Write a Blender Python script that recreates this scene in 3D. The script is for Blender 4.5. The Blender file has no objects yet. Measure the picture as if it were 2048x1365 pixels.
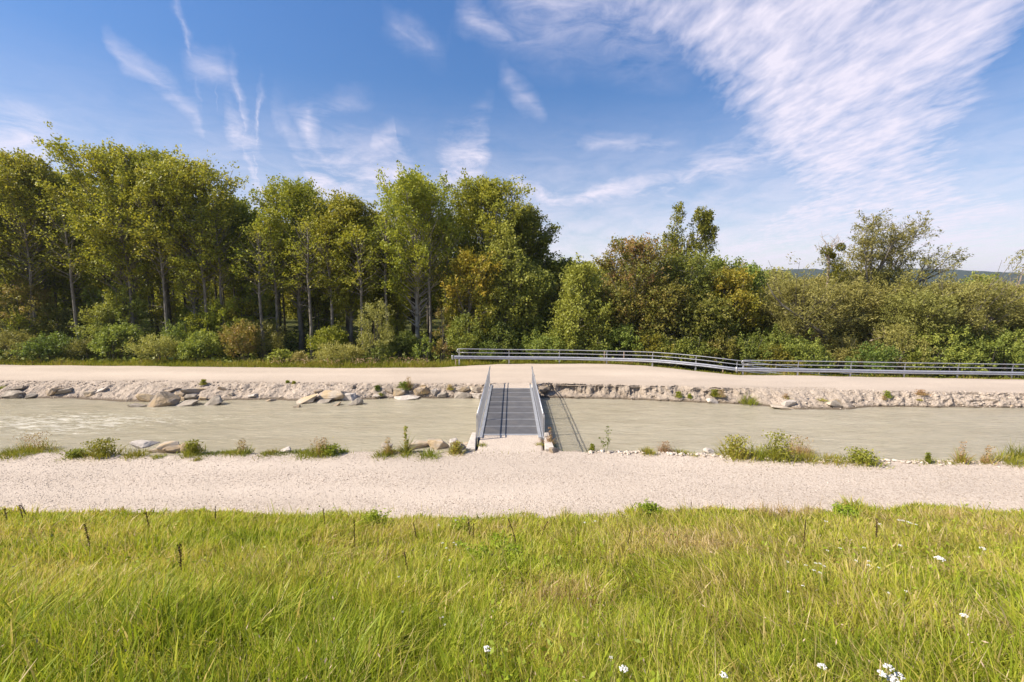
import bpy, math, random
import numpy as np
from math import sin, cos, pi, radians, sqrt, atan2

# ------------------------------------------------------------------ basics
SC = bpy.context.scene
COL = SC.collection
F = 910.2
PITCH = radians(7.05)
CAMZ = 6.5
SUN_EL = radians(43.5)
rs = np.random.RandomState(7)

def ray(u, v):
    a = (u - 1024) / F; b = (682.5 - v) / F
    return np.array([a, cos(PITCH) + b * sin(PITCH), -sin(PITCH) + b * cos(PITCH)])

def onz(u, v, z=0.0):
    d = ray(u, v); t = (z - CAMZ) / d[2]
    return np.array([0, 0, CAMZ]) + d * t

def ony(u, v, y):
    d = ray(u, v); t = y / d[1]
    return np.array([0, 0, CAMZ]) + d * t

# value noise -------------------------------------------------------------
def _h(ix, iy, seed):
    n = (ix.astype(np.int64) * 374761393 + iy.astype(np.int64) * 668265263 + seed * 1442695041) & 0x7fffffff
    n = ((n ^ (n >> 13)) * 1274126177) & 0x7fffffff
    n = n ^ (n >> 16)
    return (n & 0xffff) / 65535.0

def vnoise(x, y, seed=0):
    x = np.asarray(x, float); y = np.asarray(y, float)
    x, y = np.broadcast_arrays(x, y)
    ix = np.floor(x); iy = np.floor(y)
    fx = x - ix; fy = y - iy
    fx = fx * fx * (3 - 2 * fx); fy = fy * fy * (3 - 2 * fy)
    a = _h(ix, iy, seed); b = _h(ix + 1, iy, seed); c = _h(ix, iy + 1, seed); d = _h(ix + 1, iy + 1, seed)
    return (a * (1 - fx) + b * fx) * (1 - fy) + (c * (1 - fx) + d * fx) * fy

def fbm(x, y, seed=0, octv=4):
    r = 0; amp = .5; tot = 0
    x = np.asarray(x, float); y = np.asarray(y, float)
    for o in range(octv):
        r = r + amp * vnoise(x * 2 ** o, y * 2 ** o, seed + o * 17); tot += amp; amp *= .5
    return r / tot

def smooth(e0, e1, x):
    t = np.clip((x - e0) / (e1 - e0), 0, 1); return t * t * (3 - 2 * t)

# objects -----------------------------------------------------------------
def tag(o, label=None, cat=None, group=None, kind=None):
    if label: o['label'] = label
    if cat: o['category'] = cat
    if group: o['group'] = group
    if kind: o['kind'] = kind
    return o

def link(o, parent=None):
    COL.objects.link(o)
    if parent: o.parent = parent
    return o

def empty(name, loc, label, cat, group=None, rz=0):
    o = bpy.data.objects.new(name, None); link(o)
    o.location = [float(c) for c in loc]; o.rotation_euler = (0, 0, rz); o.empty_display_size = .3
    return tag(o, label, cat, group)

def mesh_np(name, V, FA, attrs=None, smooth_=False):
    """V (n,3); FA (m,k) faces with k vertices each."""
    me = bpy.data.meshes.new(name)
    V = np.ascontiguousarray(V, dtype=np.float32)
    FA = np.ascontiguousarray(FA, dtype=np.int32)
    m, k = FA.shape
    me.vertices.add(len(V)); me.vertices.foreach_set('co', V.ravel())
    me.loops.add(m * k); me.loops.foreach_set('vertex_index', FA.ravel())
    me.polygons.add(m)
    me.polygons.foreach_set('loop_start', np.arange(0, m * k, k, dtype=np.int32))
    me.polygons.foreach_set('loop_total', np.full(m, k, dtype=np.int32))
    if smooth_: me.polygons.foreach_set('use_smooth', np.ones(m, dtype=bool))
    if attrs:
        for an, av in attrs.items():
            a = me.attributes.new(an, 'FLOAT', 'POINT')
            a.data.foreach_set('value', np.ascontiguousarray(av, dtype=np.float32))
    me.update(calc_edges=True)
    return me

def obj(name, me, mat, parent=None, loc=(0, 0, 0)):
    o = bpy.data.objects.new(name, me); link(o, parent)
    o.location = [float(c) for c in loc]
    if mat is not None and len(me.materials) == 0: me.materials.append(mat)
    return o

class MB:
    """collects quads / tris as one mesh (triangles stored as quads-with-repeat are avoided: lists of faces)."""
    def __init__(s): s.v = []; s.f = []; s.t = []
    def add(s, V, Fs, tint=None):
        n = len(s.v); s.v += [tuple(map(float, p)) for p in V]; s.f += [tuple(i + n for i in f) for f in Fs]
        s.t += ([tint] * len(V)) if tint is not None else [0.5] * len(V)
    def box(s, x0, x1, y0, y1, z0, z1):
        V = [(x, y, z) for z in (z0, z1) for y in (y0, y1) for x in (x0, x1)]
        s.add(V, [(0, 2, 3, 1), (4, 5, 7, 6), (0, 1, 5, 4), (2, 6, 7, 3), (0, 4, 6, 2), (1, 3, 7, 5)])
    def tube(s, pts, rad, n=8, cap=True):
        pts = [np.array(p, float) for p in pts]
        if not hasattr(rad, '__len__'): rad = [rad] * len(pts)
        V = []; ref = None
        for i, p in enumerate(pts):
            d = pts[min(i + 1, len(pts) - 1)] - pts[max(i - 1, 0)]
            d = d / (np.linalg.norm(d) + 1e-9)
            if ref is None:
                ref = np.array([1, 0, 0]) if abs(d[0]) < .8 else np.array([0, 1, 0])
            a = np.cross(d, ref); a /= np.linalg.norm(a) + 1e-9
            b = np.cross(d, a); ref = np.cross(a, d)
            ref /= np.linalg.norm(ref) + 1e-9
            for k in range(n):
                w = 2 * pi * k / n
                V.append(p + rad[i] * (cos(w) * a + sin(w) * b))
        Fs = []
        for i in range(len(pts) - 1):
            for k in range(n):
                Fs.append((i * n + k, i * n + (k + 1) % n, (i + 1) * n + (k + 1) % n, (i + 1) * n + k))
        if cap:
            Fs.append(tuple(range(n - 1, -1, -1))); Fs.append(tuple(range((len(pts) - 1) * n, len(pts) * n)))
        s.add(V, Fs)
    def mesh(s, name, smooth_=False):
        me = bpy.data.meshes.new(name); me.from_pydata(s.v, [], s.f)
        a = me.attributes.new('tint', 'FLOAT', 'POINT'); a.data.foreach_set('value', np.array(s.t, dtype=np.float32))
        if smooth_:
            me.polygons.foreach_set('use_smooth', np.ones(len(me.polygons), dtype=bool))
        me.update(); return me
    def build(s, name, mat, parent=None, loc=(0, 0, 0), smooth_=False):
        return obj(name, s.mesh(name, smooth_), mat, parent, loc)

# ------------------------------------------------------------------ materials
class NT:
    def __init__(s, name):
        s.m = bpy.data.materials.new(name); s.m.use_nodes = True
        s.t = s.m.node_tree; s.t.nodes.clear()
        s.out = s.n('ShaderNodeOutputMaterial')
    def n(s, typ, **kw):
        nd = s.t.nodes.new(typ)
        for k, v in kw.items():
            if k.startswith('i_'):
                key = k[2:]; key = int(key) if key.isdigit() else key.replace('_', ' ')
                nd.inputs[key].default_value = v
            else: setattr(nd, k, v)
        return nd
    def l(s, a, b): s.t.links.new(a, b)
    def val(s, v):
        return v
    def math(s, op, a, b=None, clamp=False):
        nd = s.n('ShaderNodeMath', operation=op); nd.use_clamp = clamp
        for i, x in enumerate((a, b)):
            if x is None: continue
            if isinstance(x, (int, float)): nd.inputs[i].default_value = x
            else: s.l(x, nd.inputs[i])
        return nd.outputs[0]
    def ramp(s, fac, stops, interp='LINEAR'):
        r = s.n('ShaderNodeValToRGB'); r.color_ramp.interpolation = interp
        e = r.color_ramp.elements
        while len(e) < len(stops): e.new(.5)
        for i, (p, c) in enumerate(stops):
            e[i].position = p; e[i].color = (*c, 1) if len(c) == 3 else c
        if fac is not None: s.l(fac, r.inputs[0])
        return r.outputs[0]
    def mix(s, fac, a, b, mode='MIX'):
        nd = s.n('ShaderNodeMix', data_type='RGBA', blend_type=mode)
        for sock, x in ((nd.inputs[0], fac), (nd.inputs[6], a), (nd.inputs[7], b)):
            if isinstance(x, (int, float)): sock.default_value = x
            elif isinstance(x, tuple): sock.default_value = (*x, 1)
            else: s.l(x, sock)
        return nd.outputs[2]
    def noise(s, scale, vec=None, detail=4, rough=.55, dist=0):
        nd = s.n('ShaderNodeTexNoise'); nd.inputs['Scale'].default_value = scale
        nd.inputs['Detail'].default_value = detail; nd.inputs['Roughness'].default_value = rough
        nd.inputs['Distortion'].default_value = dist
        if vec is not None: s.l(vec, nd.inputs['Vector'])
        return nd.outputs[0]
    def voro(s, scale, vec=None, feature='F1', out='Color', rand=1):
        nd = s.n('ShaderNodeTexVoronoi', feature=feature); nd.inputs['Scale'].default_value = scale
        nd.inputs['Randomness'].default_value = rand
        if vec is not None: s.l(vec, nd.inputs['Vector'])
        return nd.outputs[out]
    def pos(s): return s.n('ShaderNodeNewGeometry').outputs['Position']
    def ocoord(s): return s.n('ShaderNodeTexCoord').outputs['Object']
    def mapv(s, vec, scale=(1, 1, 1), loc=(0, 0, 0), rot=(0, 0, 0)):
        nd = s.n('ShaderNodeMapping'); nd.inputs['Scale'].default_value = scale
        nd.inputs['Location'].default_value = loc; nd.inputs['Rotation'].default_value = rot
        s.l(vec, nd.inputs['Vector']); return nd.outputs[0]
    def attr(s, name):
        nd = s.n('ShaderNodeAttribute', attribute_name=name); return nd.outputs['Fac']
    def bump(s, h, strength=.5, dist=.05, prev=None):
        nd = s.n('ShaderNodeBump'); nd.inputs['Strength'].default_value = strength
        nd.inputs['Distance'].default_value = dist; s.l(h, nd.inputs['Height'])
        if prev is not None: s.l(prev, nd.inputs['Normal'])
        return nd.outputs[0]
    def principled(s, color, rough=.8, metal=0, spec=.3, normal=None):
        p = s.n('ShaderNodeBsdfPrincipled')
        for k, x in (('Base Color', color), ('Roughness', rough), ('Metallic', metal), ('Specular IOR Level', spec)):
            if isinstance(x, (int, float)): p.inputs[k].default_value = x
            elif isinstance(x, tuple): p.inputs[k].default_value = (*x, 1)
            else: s.l(x, p.inputs[k])
        if normal is not None: s.l(normal, p.inputs['Normal'])
        s.l(p.outputs[0], s.out.inputs['Surface']); return p

def leaf_mat(name, stops, trans=.42, var=.13, huevar=.02, spec=.25, seed=0.0):
    m = NT(name)
    t = m.attr('tint')
    c = m.ramp(t, stops)
    rnd = m.n('ShaderNodeObjectInfo').outputs['Random']
    hsv = m.n('ShaderNodeHueSaturation')
    m.l(c, hsv.inputs['Color'])
    mr = m.n('ShaderNodeMapRange'); m.l(rnd, mr.inputs[0]); mr.inputs[3].default_value = 1 - var; mr.inputs[4].default_value = 1 + var
    m.l(mr.outputs[0], hsv.inputs['Value'])
    r2 = m.math('FRACT', m.math('MULTIPLY', rnd, 17.31))
    mr2 = m.n('ShaderNodeMapRange'); m.l(r2, mr2.inputs[0]); mr2.inputs[3].default_value = .5 - huevar; mr2.inputs[4].default_value = .5 + huevar * .6
    m.l(mr2.outputs[0], hsv.inputs['Hue'])
    col = hsv.outputs[0]
    p = m.principled(col, .5, 0, spec)
    tr = m.n('ShaderNodeBsdfTranslucent')
    tc = m.mix(.5, col, (1.0, .95, .3), 'MULTIPLY'); m.l(tc, tr.inputs[0])
    ms = m.n('ShaderNodeMixShader'); ms.inputs[0].default_value = trans
    m.l(p.outputs[0], ms.inputs[1]); m.l(tr.outputs[0], ms.inputs[2]); m.l(ms.outputs[0], m.out.inputs['Surface'])
    return m.m

M = {}
M['poplar'] = leaf_mat('poplar_leaves', [(0, (.12, .15, .022)), (.5, (.29, .31, .036)), (1, (.50, .47, .055))])
M['ash'] = leaf_mat('ash_leaves', [(0, (.10, .145, .032)), (.5, (.215, .26, .05)), (1, (.38, .40, .07))])
M['willow'] = leaf_mat('willow_leaves', [(0, (.16, .165, .042)), (.5, (.32, .30, .075)), (1, (.46, .42, .13))])
M['brown'] = leaf_mat('brown_leaves', [(0, (.16, .18, .032)), (.5, (.30, .275, .055)), (1, (.42, .26, .11))], huevar=.01)
M['yellow'] = leaf_mat('yellow_leaves', [(0, (.12, .135, .02)), (.5, (.28, .25, .03)), (1, (.46, .33, .05))], huevar=.01)
M['mistle'] = leaf_mat('mistletoe_leaves', [(0, (.10, .11, .008)), (.5, (.19, .18, .012)), (1, (.28, .25, .02))], var=.05, huevar=.0)
M['grass'] = leaf_mat('grass_blades', [(0, (.17, .23, .02)), (.35, (.305, .395, .03)), (.62, (.48, .50, .058)), (.82, (.56, .46, .14)), (1, (.66, .54, .30))], trans=.45, var=.06, huevar=.01)
M['tuft'] = leaf_mat('bank_plants', [(0, (.09, .125, .016)), (.35, (.24, .27, .025)), (.65, (.36, .34, .055)), (.85, (.42, .25, .11)), (1, (.46, .37, .23))], var=.1, huevar=.02)

def bark(name, c0, c1, scale=3):
    m = NT(name); o = m.ocoord()
    n1 = m.noise(scale, m.mapv(o, (3, 3, .6)), 5, .6); n2 = m.noise(.9, o, 3)
    c = m.mix(m.ramp(n1, [(.35, (0, 0, 0)), (.65, (1, 1, 1))]), c0, c1)
    c = m.mix(m.ramp(n2, [(.45, (0, 0, 0)), (.62, (.55, .55, .55))]), c, (.24, .22, .17))
    m.principled(c, .9, 0, .1, m.bump(n1, .6, .04)); return m.m
M['bark'] = bark('grey_bark', (.10, .085, .068), (.25, .22, .18))
M['barkdark'] = bark('dark_bark', (.06, .05, .04), (.15, .13, .105))
M['barkpale'] = bark('pale_bark', (.26, .23, .195), (.46, .42, .36))
M['deadwood'] = bark('dead_wood', (.28, .20, .15), (.45, .36, .29))

def gravel(name, dark, mid, light, vs, bumpd, fine=0.0, extra=None):
    m = NT(name); p = m.pos()
    wob = m.noise(1.7, p, 3)
    cell = m.voro(vs, p); sep = m.n('ShaderNodeSeparateColor'); m.l(cell, sep.inputs[0])
    dist = m.voro(vs, p, 'F1', 'Distance')
    cell2 = m.voro(vs * 2.7, p); sep2 = m.n('ShaderNodeSeparateColor'); m.l(cell2, sep2.inputs[0])
    dist2 = m.voro(vs * 2.7, p, 'F1', 'Distance')
    big = m.ramp(sep.outputs[0], [(0, dark), (.25, mid), (1, light)])
    sm = m.ramp(sep2.outputs[0], [(0, dark), (.3, mid), (1, light)])
    track = m.attr('track')
    f = m.math('ADD', m.math('MULTIPLY', m.noise(.35, p, 4), .5), m.math('MULTIPLY', track, .75), True)
    c = m.mix(m.math('ADD', f, fine, True), big, sm)
    even = m.math('MULTIPLY', track, .8, True)
    c = m.mix(even, c, tuple(mid[i] * .45 + light[i] * .55 for i in range(3)))
    lg = m.ramp(m.noise(.22, m.mapv(p, (.5, 1.6, 1)), 5), [(.3, (.86, .85, .84)), (.7, (1.06, 1.05, 1.04))])
    c = m.mix(1.0, c, lg, 'MULTIPLY')
    # damp earth under the banks, baked-in mud
    mud = m.attr('mud')
    mc = m.ramp(m.noise(4, p, 5), [(.3, (.23, .185, .14)), (.7, (.40, .325, .25))])
    c = m.mix(mud, c, mc)
    wet = m.attr('wet')
    c = m.mix(wet, c, (.13, .10, .07))
    h = m.math('ADD', m.math('MULTIPLY', dist, -1.0), m.math('MULTIPLY', dist2, -.4))
    b = m.bump(h, .9, bumpd)
    b = m.bump(m.noise(5, p, 5, .65), .5, .05, b)
    m.principled(c, .95, 0, .1, b); return m.m
GD, GM, GL = (.21, .165, .128), (.445, .365, .295), (.575, .495, .415)
M['path'] = gravel('pale_gravel', GD, GM, GL, 26, .013)
M['farpath'] = gravel('compacted_gravel', (.33, .265, .21), (.445, .365, .295), (.52, .44, .36), 26, .01, .5)
M['bank'] = gravel('bank_gravel', (.21, .165, .125), (.385, .315, .25), (.50, .42, .345), 13, .035)

def rock_mat(name, c0, c1, lich=None):
    m = NT(name); o = m.ocoord(); rnd = m.n('ShaderNodeObjectInfo').outputs['Random']
    ad = m.n('ShaderNodeVectorMath', operation='ADD'); m.l(o, ad.inputs[0])
    sc = m.n('ShaderNodeVectorMath', operation='SCALE'); sc.inputs[0].default_value = (40, 31, 17); m.l(rnd, sc.inputs['Scale']); m.l(sc.outputs[0], ad.inputs[1])
    v = ad.outputs[0]
    n1 = m.noise(2.2, v, 7, .65); n2 = m.noise(9, v, 5, .6); n3 = m.noise(1.3, v, 4)
    c = m.mix(m.ramp(n1, [(.35, (0, 0, 0)), (.65, (1, 1, 1))]), c0, c1)
    c = m.mix(m.ramp(n2, [(.3, (.35, .35, .35)), (.55, (0, 0, 0))]), c, (.12, .10, .085))
    if lich: c = m.mix(m.ramp(n3, [(.48, (0, 0, 0)), (.6, (.75, .75, .75))]), c, lich)
    b = m.bump(n2, .5, .04); b = m.bump(n1, .6, .1, b)
    m.principled(c, .9, 0, .2, b); return m.m
M['rocktan'] = rock_mat('tan_rock', (.36, .295, .22), (.48, .405, .32), (.43, .31, .17))
M['rockgrey'] = rock_mat('grey_rock', (.23, .195, .155), (.40, .345, .28))
M['rockwhite'] = rock_mat('white_rock', (.38, .33, .28), (.54, .475, .41))
M['rockbrown'] = rock_mat('brown_rock', (.20, .16, .12), (.35, .285, .22), (.36, .26, .15))
M['concrete'] = rock_mat('concrete', (.46, .41, .35), (.54, .48, .415))

def cob_mat():
    m = NT('cobble_stone'); t = m.attr('tint')
    c = m.ramp(t, [(0, (.18, .14, .105)), (.4, (.34, .275, .22)), (.75, (.48, .40, .325)), (1, (.58, .50, .42))])
    m.principled(c, .9, 0, .2, m.bump(m.noise(20, m.pos(), 3), .3, .02)); return m.m
M['cobble'] = cob_mat()

def metal(name, c, rough, var=.1):
    m = NT(name); o = m.ocoord()
    n = m.noise(5, o, 5, .6); s = m.voro(28, o); sp = m.n('ShaderNodeSeparateColor'); m.l(s, sp.inputs[0])
    f = m.math('ADD', m.math('MULTIPLY', n, .6), m.math('MULTIPLY', sp.outputs[0], .4))
    k0 = tuple(x * (1 - var * 1.5) for x in c); k1 = tuple(min(1, x * (1 + var)) for x in c)
    col = m.ramp(f, [(.3, k0), (.7, k1)])
    r = m.math('ADD', m.math('MULTIPLY', n, .25), rough - .12)
    m.principled(col, r, .55, .5); return m.m
M['galv'] = metal('galvanised_steel', (.50, .50, .52), .45)
M['galvdark'] = metal('weathered_steel', (.30, .30, .32), .5)
M['galvlight'] = metal('bright_steel', (.52, .52, .535), .42)

def deck_mat():
    m = NT('deck_grating'); o = m.ocoord()
    w1 = m.n('ShaderNodeTexWave', wave_type='BANDS', bands_direction='Y'); w1.inputs['Scale'].default_value = 9.0
    m.l(o, w1.inputs['Vector'])
    n = m.noise(3, o, 5, .6)
    c = m.mix(m.ramp(n, [(.3, (0, 0, 0)), (.7, (1, 1, 1))]), (.10, .098, .102), (.14, .137, .14))
    c = m.mix(m.math('MULTIPLY', w1.outputs[1], .22), c, (.055, .052, .055))
    n2 = m.noise(.9, o, 3)
    c = m.mix(m.ramp(n2, [(.5, (0, 0, 0)), (.75, (.3, .3, .3))]), c, (.27, .23, .19))
    m.principled(c, .65, .2, .3, m.bump(w1.outputs[1], .3, .01)); return m.m
M['deck'] = deck_mat()

def water_mat():
    m = NT('silty_water'); p = m.pos()
    fo = m.attr('foam')
    big = m.noise(.35, m.mapv(p, (.4, 1.2, 1), rot=(0, 0, .12)), 4, .55, .6)
    c = m.mix(m.ramp(big, [(.3, (0, 0, 0)), (.7, (1, 1, 1))]), (.325, .285, .20), (.375, .335, .245))
    st = m.noise(1.5, m.mapv(p, (.42, 2.3, 1), rot=(0, 0, -.1)), 8, .68, 1.6)
    st2 = m.noise(5.5, m.mapv(p, (.55, 2.6, 1), rot=(0, 0, .06)), 6, .65, .8)
    fm = m.math('ADD', m.math('MULTIPLY', st, .62), m.math('MULTIPLY', st2, .38))
    th = m.math('SUBTRACT', fm, m.math('SUBTRACT', .70, m.math('MULTIPLY', fo, .22)))
    fmask = m.math('MULTIPLY', th, 8.0, True)
    fmask = m.math('MULTIPLY', fmask, .85)
    lite = m.ramp(fm, [(.38, (.87, .87, .855)), (.60, (1.14, 1.13, 1.12))])
    c = m.mix(1.0, c, lite, 'MULTIPLY')
    c = m.mix(fmask, c, (.60, .56, .48))
    h1 = m.noise(2.2, m.mapv(p, (.5, 2.2, 1), rot=(0, 0, -.12)), 6, .6, 1.2)
    h2 = m.noise(.7, m.mapv(p, (.5, 1.6, 1), rot=(0, 0, .2)), 4, .55, .6)
    b = m.bump(h1, .6, .12); b = m.bump(h2, .4, .3, b)
    pw = m.principled(c, m.math('ADD', m.math('MULTIPLY', fmask, .5), .17), 0, .45, b)
    pw.subsurface_method = 'BURLEY'; pw.inputs['Subsurface Weight'].default_value = .6; pw.inputs['Subsurface Radius'].default_value = (1, .9, .7); pw.inputs['Subsurface Scale'].default_value = .55
    return m.m
M['water'] = water_mat()

def soil(name, a, b, sc=1.2):
    m = NT(name); p = m.pos(); n = m.noise(sc, p, 7, .65)
    m.principled(m.ramp(n, [(.3, a), (.7, b)]), 1, 0, .05, m.bump(n, .6, .1)); return m.m
M['meadow'] = soil('meadow_soil', (.05, .06, .016), (.10, .11, .028), 3)
M['floor'] = soil('woodland_floor', (.035, .045, .014), (.10, .10, .03), .6)
M['ground'] = soil('field_ground', (.06, .075, .025), (.12, .125, .045), .02)
M['hill'] = soil('wooded_hill', (.010, .020, .014), (.028, .042, .024), .035)

def simple(name, c, rough=.8):
    m = NT(name); n = m.noise(18, m.ocoord(), 3)
    m.principled(m.mix(n, tuple(x * .8 for x in c), tuple(min(1, x * 1.15) for x in c)), rough, 0, .2); return m.m
M['dock'] = simple('dock_seed', (.06, .032, .02))
M['stem'] = simple('green_stem', (.14, .16, .05))
M['white'] = simple('white_petals', (.62, .60, .55))
M['stake'] = simple('weathered_stake', (.45, .33, .24))

# ------------------------------------------------------------------ terrain curves
def curve(pts, z=0.0, zs=None):
    P = np.array([onz(u, v, (zs[i] if zs else z)) for i, (u, v) in enumerate(pts)])
    o = np.argsort(P[:, 0]); return P[o, 0], P[o, 1]
C_near_edge = curve([(-200, 1026), (0, 1026), (250, 1023), (500, 1028), (720, 1026), (820, 1036), (1000, 1028), (1200, 1028), (1400, 1020), (1600, 1016), (1800, 1014), (2048, 1022), (2300, 1022)])
C_near_crest = curve([(-300, 908), (0, 908), (120, 907), (300, 913), (470, 907), (700, 905), (800, 904), (940, 903), (1110, 904), (1300, 906), (1440, 913), (1600, 919), (1800, 923), (2048, 927), (2400, 930)])
C_far_water = curve([(-400, 796), (0, 797), (150, 798), (260, 804), (330, 802), (440, 801), (540, 800), (600, 802), (720, 800), (800, 797), (960, 797), (1100, 796), (1300, 801), (1420, 806), (1500, 810), (1600, 820), (1680, 820), (1740, 815), (1900, 815), (2048, 816), (2400, 818)], -.8)
C_far_top = curve([(-400, 763), (0, 764), (300, 765), (600, 768), (800, 769), (960, 769), (1080, 768), (1300, 773), (1500, 778), (1700, 782), (2048, 787), (2400, 790)])
C_far_edge = curve([(-400, 729), (0, 730), (300, 732.5), (700, 736.5), (880, 735), (930, 732), (1000, 728), (1160, 727), (1290, 729), (1390, 741), (1475, 751), (1560, 751), (1700, 754), (2048, 759), (2400, 761)],
                   zs=[0, 0, 0, 0, 0, 0, 0, 0, 0, -.12, -.25, -.28, -.32, -.4, -.4])
def ev(c, x, amp=0, fr=1, seed=0):
    y = np.interp(x, c[0], c[1])
    if amp: y = y + (fbm(np.asarray(x) * fr, 3.3 + 0 * np.asarray(x), seed) - .5) * 2 * amp
    return y
def near_edge(x): return ev(C_near_edge, x, .42, .9, 3)
def near_crest(x): return ev(C_near_crest, x, .16, 1.1, 5)
def far_water(x): return ev(C_far_water, x, .18, 1.3, 7)
def far_top(x): return ev(C_far_top, x, .30, 1.3, 9) + .12
def far_edge(x): return ev(C_far_edge, x, .12, .7, 11)
WZ = -.8
def far_edge_z(x): return np.interp(x, [8, 16, 38], [0, -.22, -.42])

def meadow_z(x, y):
    d = near_edge(x) - y
    s = .355
    z = np.where(d > 0, s * (np.sqrt(d * d + .5) - .707), 0)
    z = np.minimum(z, 4.3 - .25 * np.logaddexp(0, (-(y - 1.2)) * 2) * 0)
    return z + (fbm(x * .5, y * .5, 21) - .5) * .22 * smooth(0, 1.2, d)

def hit_meadow(u, v, above=0.0):
    d = ray(u, v); t = np.linspace(2.0, 22, 3000)
    X = d[0] * t; Y = d[1] * t; Z = CAMZ + d[2] * t
    g = meadow_z(X, Y) + above
    i = np.argmax(Z <= g)
    if not (Z <= g).any(): i = len(t) - 1
    return np.array([X[i], Y[i], float(meadow_z(X[i:i + 1], Y[i:i + 1])[0])])

def strip(name, xs, rows, mat, attrs=None, smooth_=True):
    """rows: function(x array) -> arrays Y (r,n), Z (r,n), dict of attrs (r,n)"""
    Y, Z, A = rows(xs)
    r, n = Y.shape
    X = np.broadcast_to(xs, (r, n))
    V = np.stack([X, Y, Z], -1).reshape(-1, 3)
    idx = np.arange(r * n).reshape(r, n)
    FA = np.stack([idx[:-1, :-1], idx[:-1, 1:], idx[1:, 1:], idx[1:, :-1]], -1).reshape(-1, 4)
    me = mesh_np(name, V, FA, {k: np.broadcast_to(a, (r, n)).ravel() for k, a in A.items()}, smooth_)
    o = obj(name, me, mat); o['kind'] = 'structure'; return o

def rows_meadow(xs):
    t = np.linspace(0, 1, 110)[:, None]
    y0 = -14.0; y1 = near_edge(xs)[None] + .35
    Y = y0 + (y1 - y0) * t; X = np.broadcast_to(xs, Y.shape)
    Z = meadow_z(X, Y)
    Z = np.minimum(Z, 4.45 - .05 * np.maximum(0, -Y)) - .03 * smooth(near_edge(xs)[None] - .1, near_edge(xs)[None] + .3, Y)
    return Y, Z, {}
strip('meadow_slope', np.linspace(-45, 45, 360), rows_meadow, M['meadow'])

def path_z(x, y):
    return (fbm(x * .35, y * .5, 31) - .5) * .07 + (fbm(x * 2.5, y * 2.5, 33, 3) - .5) * .02
def rows_path(xs):
    t = np.linspace(0, 1, 60)[:, None]
    y0 = near_edge(xs)[None] - .25; y1 = near_crest(xs)[None]
    Y = y0 + (y1 - y0) * t; X = np.broadcast_to(xs, Y.shape)
    Z = path_z(X, Y)
    tr = np.exp(-((t - .34 - .03 * np.sin(xs * .12)) / .10) ** 2) + np.exp(-((t - .72 + .02 * np.sin(xs * .2)) / .09) ** 2) + .8 * smooth(.12, .0, t)
    tr = np.clip(tr * (.5 + fbm(X * .3, Y * 1.2, 37)), 0, 1) * smooth(8, -6, X) * .9 + .12
    return Y, Z, {'track': tr, 'mud': 0 * X, 'wet': 0 * X}
strip('near_gravel_path', np.linspace(-45, 45, 500), rows_path, M['path'])

def rows_nearbank(xs):
    s = np.concatenate([np.linspace(0, 1, 30), [1.3, 1.8]])[:, None]
    yc = near_crest(xs)[None]
    wd = 1.55
    X = np.broadcast_to(xs, (len(s), len(xs)))
    n = (fbm(X * 1.6, s * 3, 41) - .5)
    Y = yc + s * wd + n * .35 * smooth(0, .2, s)
    Z = np.interp(s, [0, .12, .6, 1, 1.8], [0, -.05, -.5, -.95, -1.7]) + (fbm(X * 3, s * 5, 43) - .5) * .2 * smooth(0, .1, s)
    Z[0] = path_z(X[0], Y[0])
    wet = smooth(WZ + .18, WZ + .03, Z)
    return Y, Z, {'track': 0 * X, 'mud': .35 * smooth(.1, .5, s) + 0 * X, 'wet': wet}
strip('near_river_bank', np.linspace(-45, 45, 900), rows_nearbank, M['bank'])

X_SC0, X_SC1 = onz(1085, 780)[0], onz(1530, 790)[0]
def rows_farbank(xs):
    s = np.concatenate([[-.5, -.25], np.linspace(0, 1, 46), [1.05, 1.1, 1.16, 1.22, 1.3, 1.4, 1.5]])[:, None]
    yw = far_water(xs)[None]; yt = far_top(xs)[None]
    X = np.broadcast_to(xs, (len(s), len(xs)))
    scarp = (smooth(X_SC0 - .3, X_SC0 + .3, X) * smooth(X_SC1 + 1, X_SC1 - 2, X)) * (.55 + .6 * smooth(.4, .6, fbm(X * .4, 0 * X, 51)))
    scarp = np.clip(scarp, 0, 1)
    zl = np.interp(s, [-.5, -.25, 0, .15, .5, .85, 1, 1.2, 1.5], [-1.5, -1.15, -.8, -.68, -.36, -.1, -.01, .02, -.06])
    zs_ = np.interp(s, [-.5, -.25, 0, .3, .55, .8, .93, 1, 1.2, 1.5], [-1.5, -1.15, -.8, -.70, -.55, -.17, -.05, -.01, .02, -.06])
    Z = zl * (1 - scarp) + zs_ * scarp
    mid = smooth(0, .12, s) * smooth(1, .86, s)
    lump = (fbm(X * 1.7, s * 2.2, 53, 5) - .5)
    gul = np.abs(fbm(X * 2.1, s * .8, 57, 4) - .5) * 2
    Z = Z + mid * lump * .22 * (1 - .3 * scarp)
    yr = np.maximum(yt - yw, .5)
    Y = yw + s * yr
    Y = Y + scarp * smooth(.25, .6, s) * smooth(1.01, .9, s) * ((.35 - gul) * .9) + mid * (fbm(X * 3.1, s * 4, 59) - .5) * .4
    Z = Z + scarp * smooth(.3, .6, s) * smooth(1, .95, s) * (.25 - gul) * .35
    fine = (fbm(X * 7, s * 9, 61, 3) - .5) * .1 * mid
    Z = Z + fine
    Z = Z + (fbm(X * 1.2, Y * 1.8, 68, 4) - .5) * .13 * smooth(.8, 1.0, s) + (fbm(X * 6, Y * 6, 69, 3) - .5) * .05 * smooth(.8, 1.0, s)
    wet = smooth(WZ + .16, WZ + .02, Z)
    mud = np.clip(.25 + .55 * scarp + .5 * (fbm(X * .5, s * 2, 63) - .5), 0, 1) * smooth(1.25, .75, s) * smooth(30, 20, X)
    return Y, Z, {'track': 0 * X, 'mud': mud, 'wet': wet}
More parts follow.
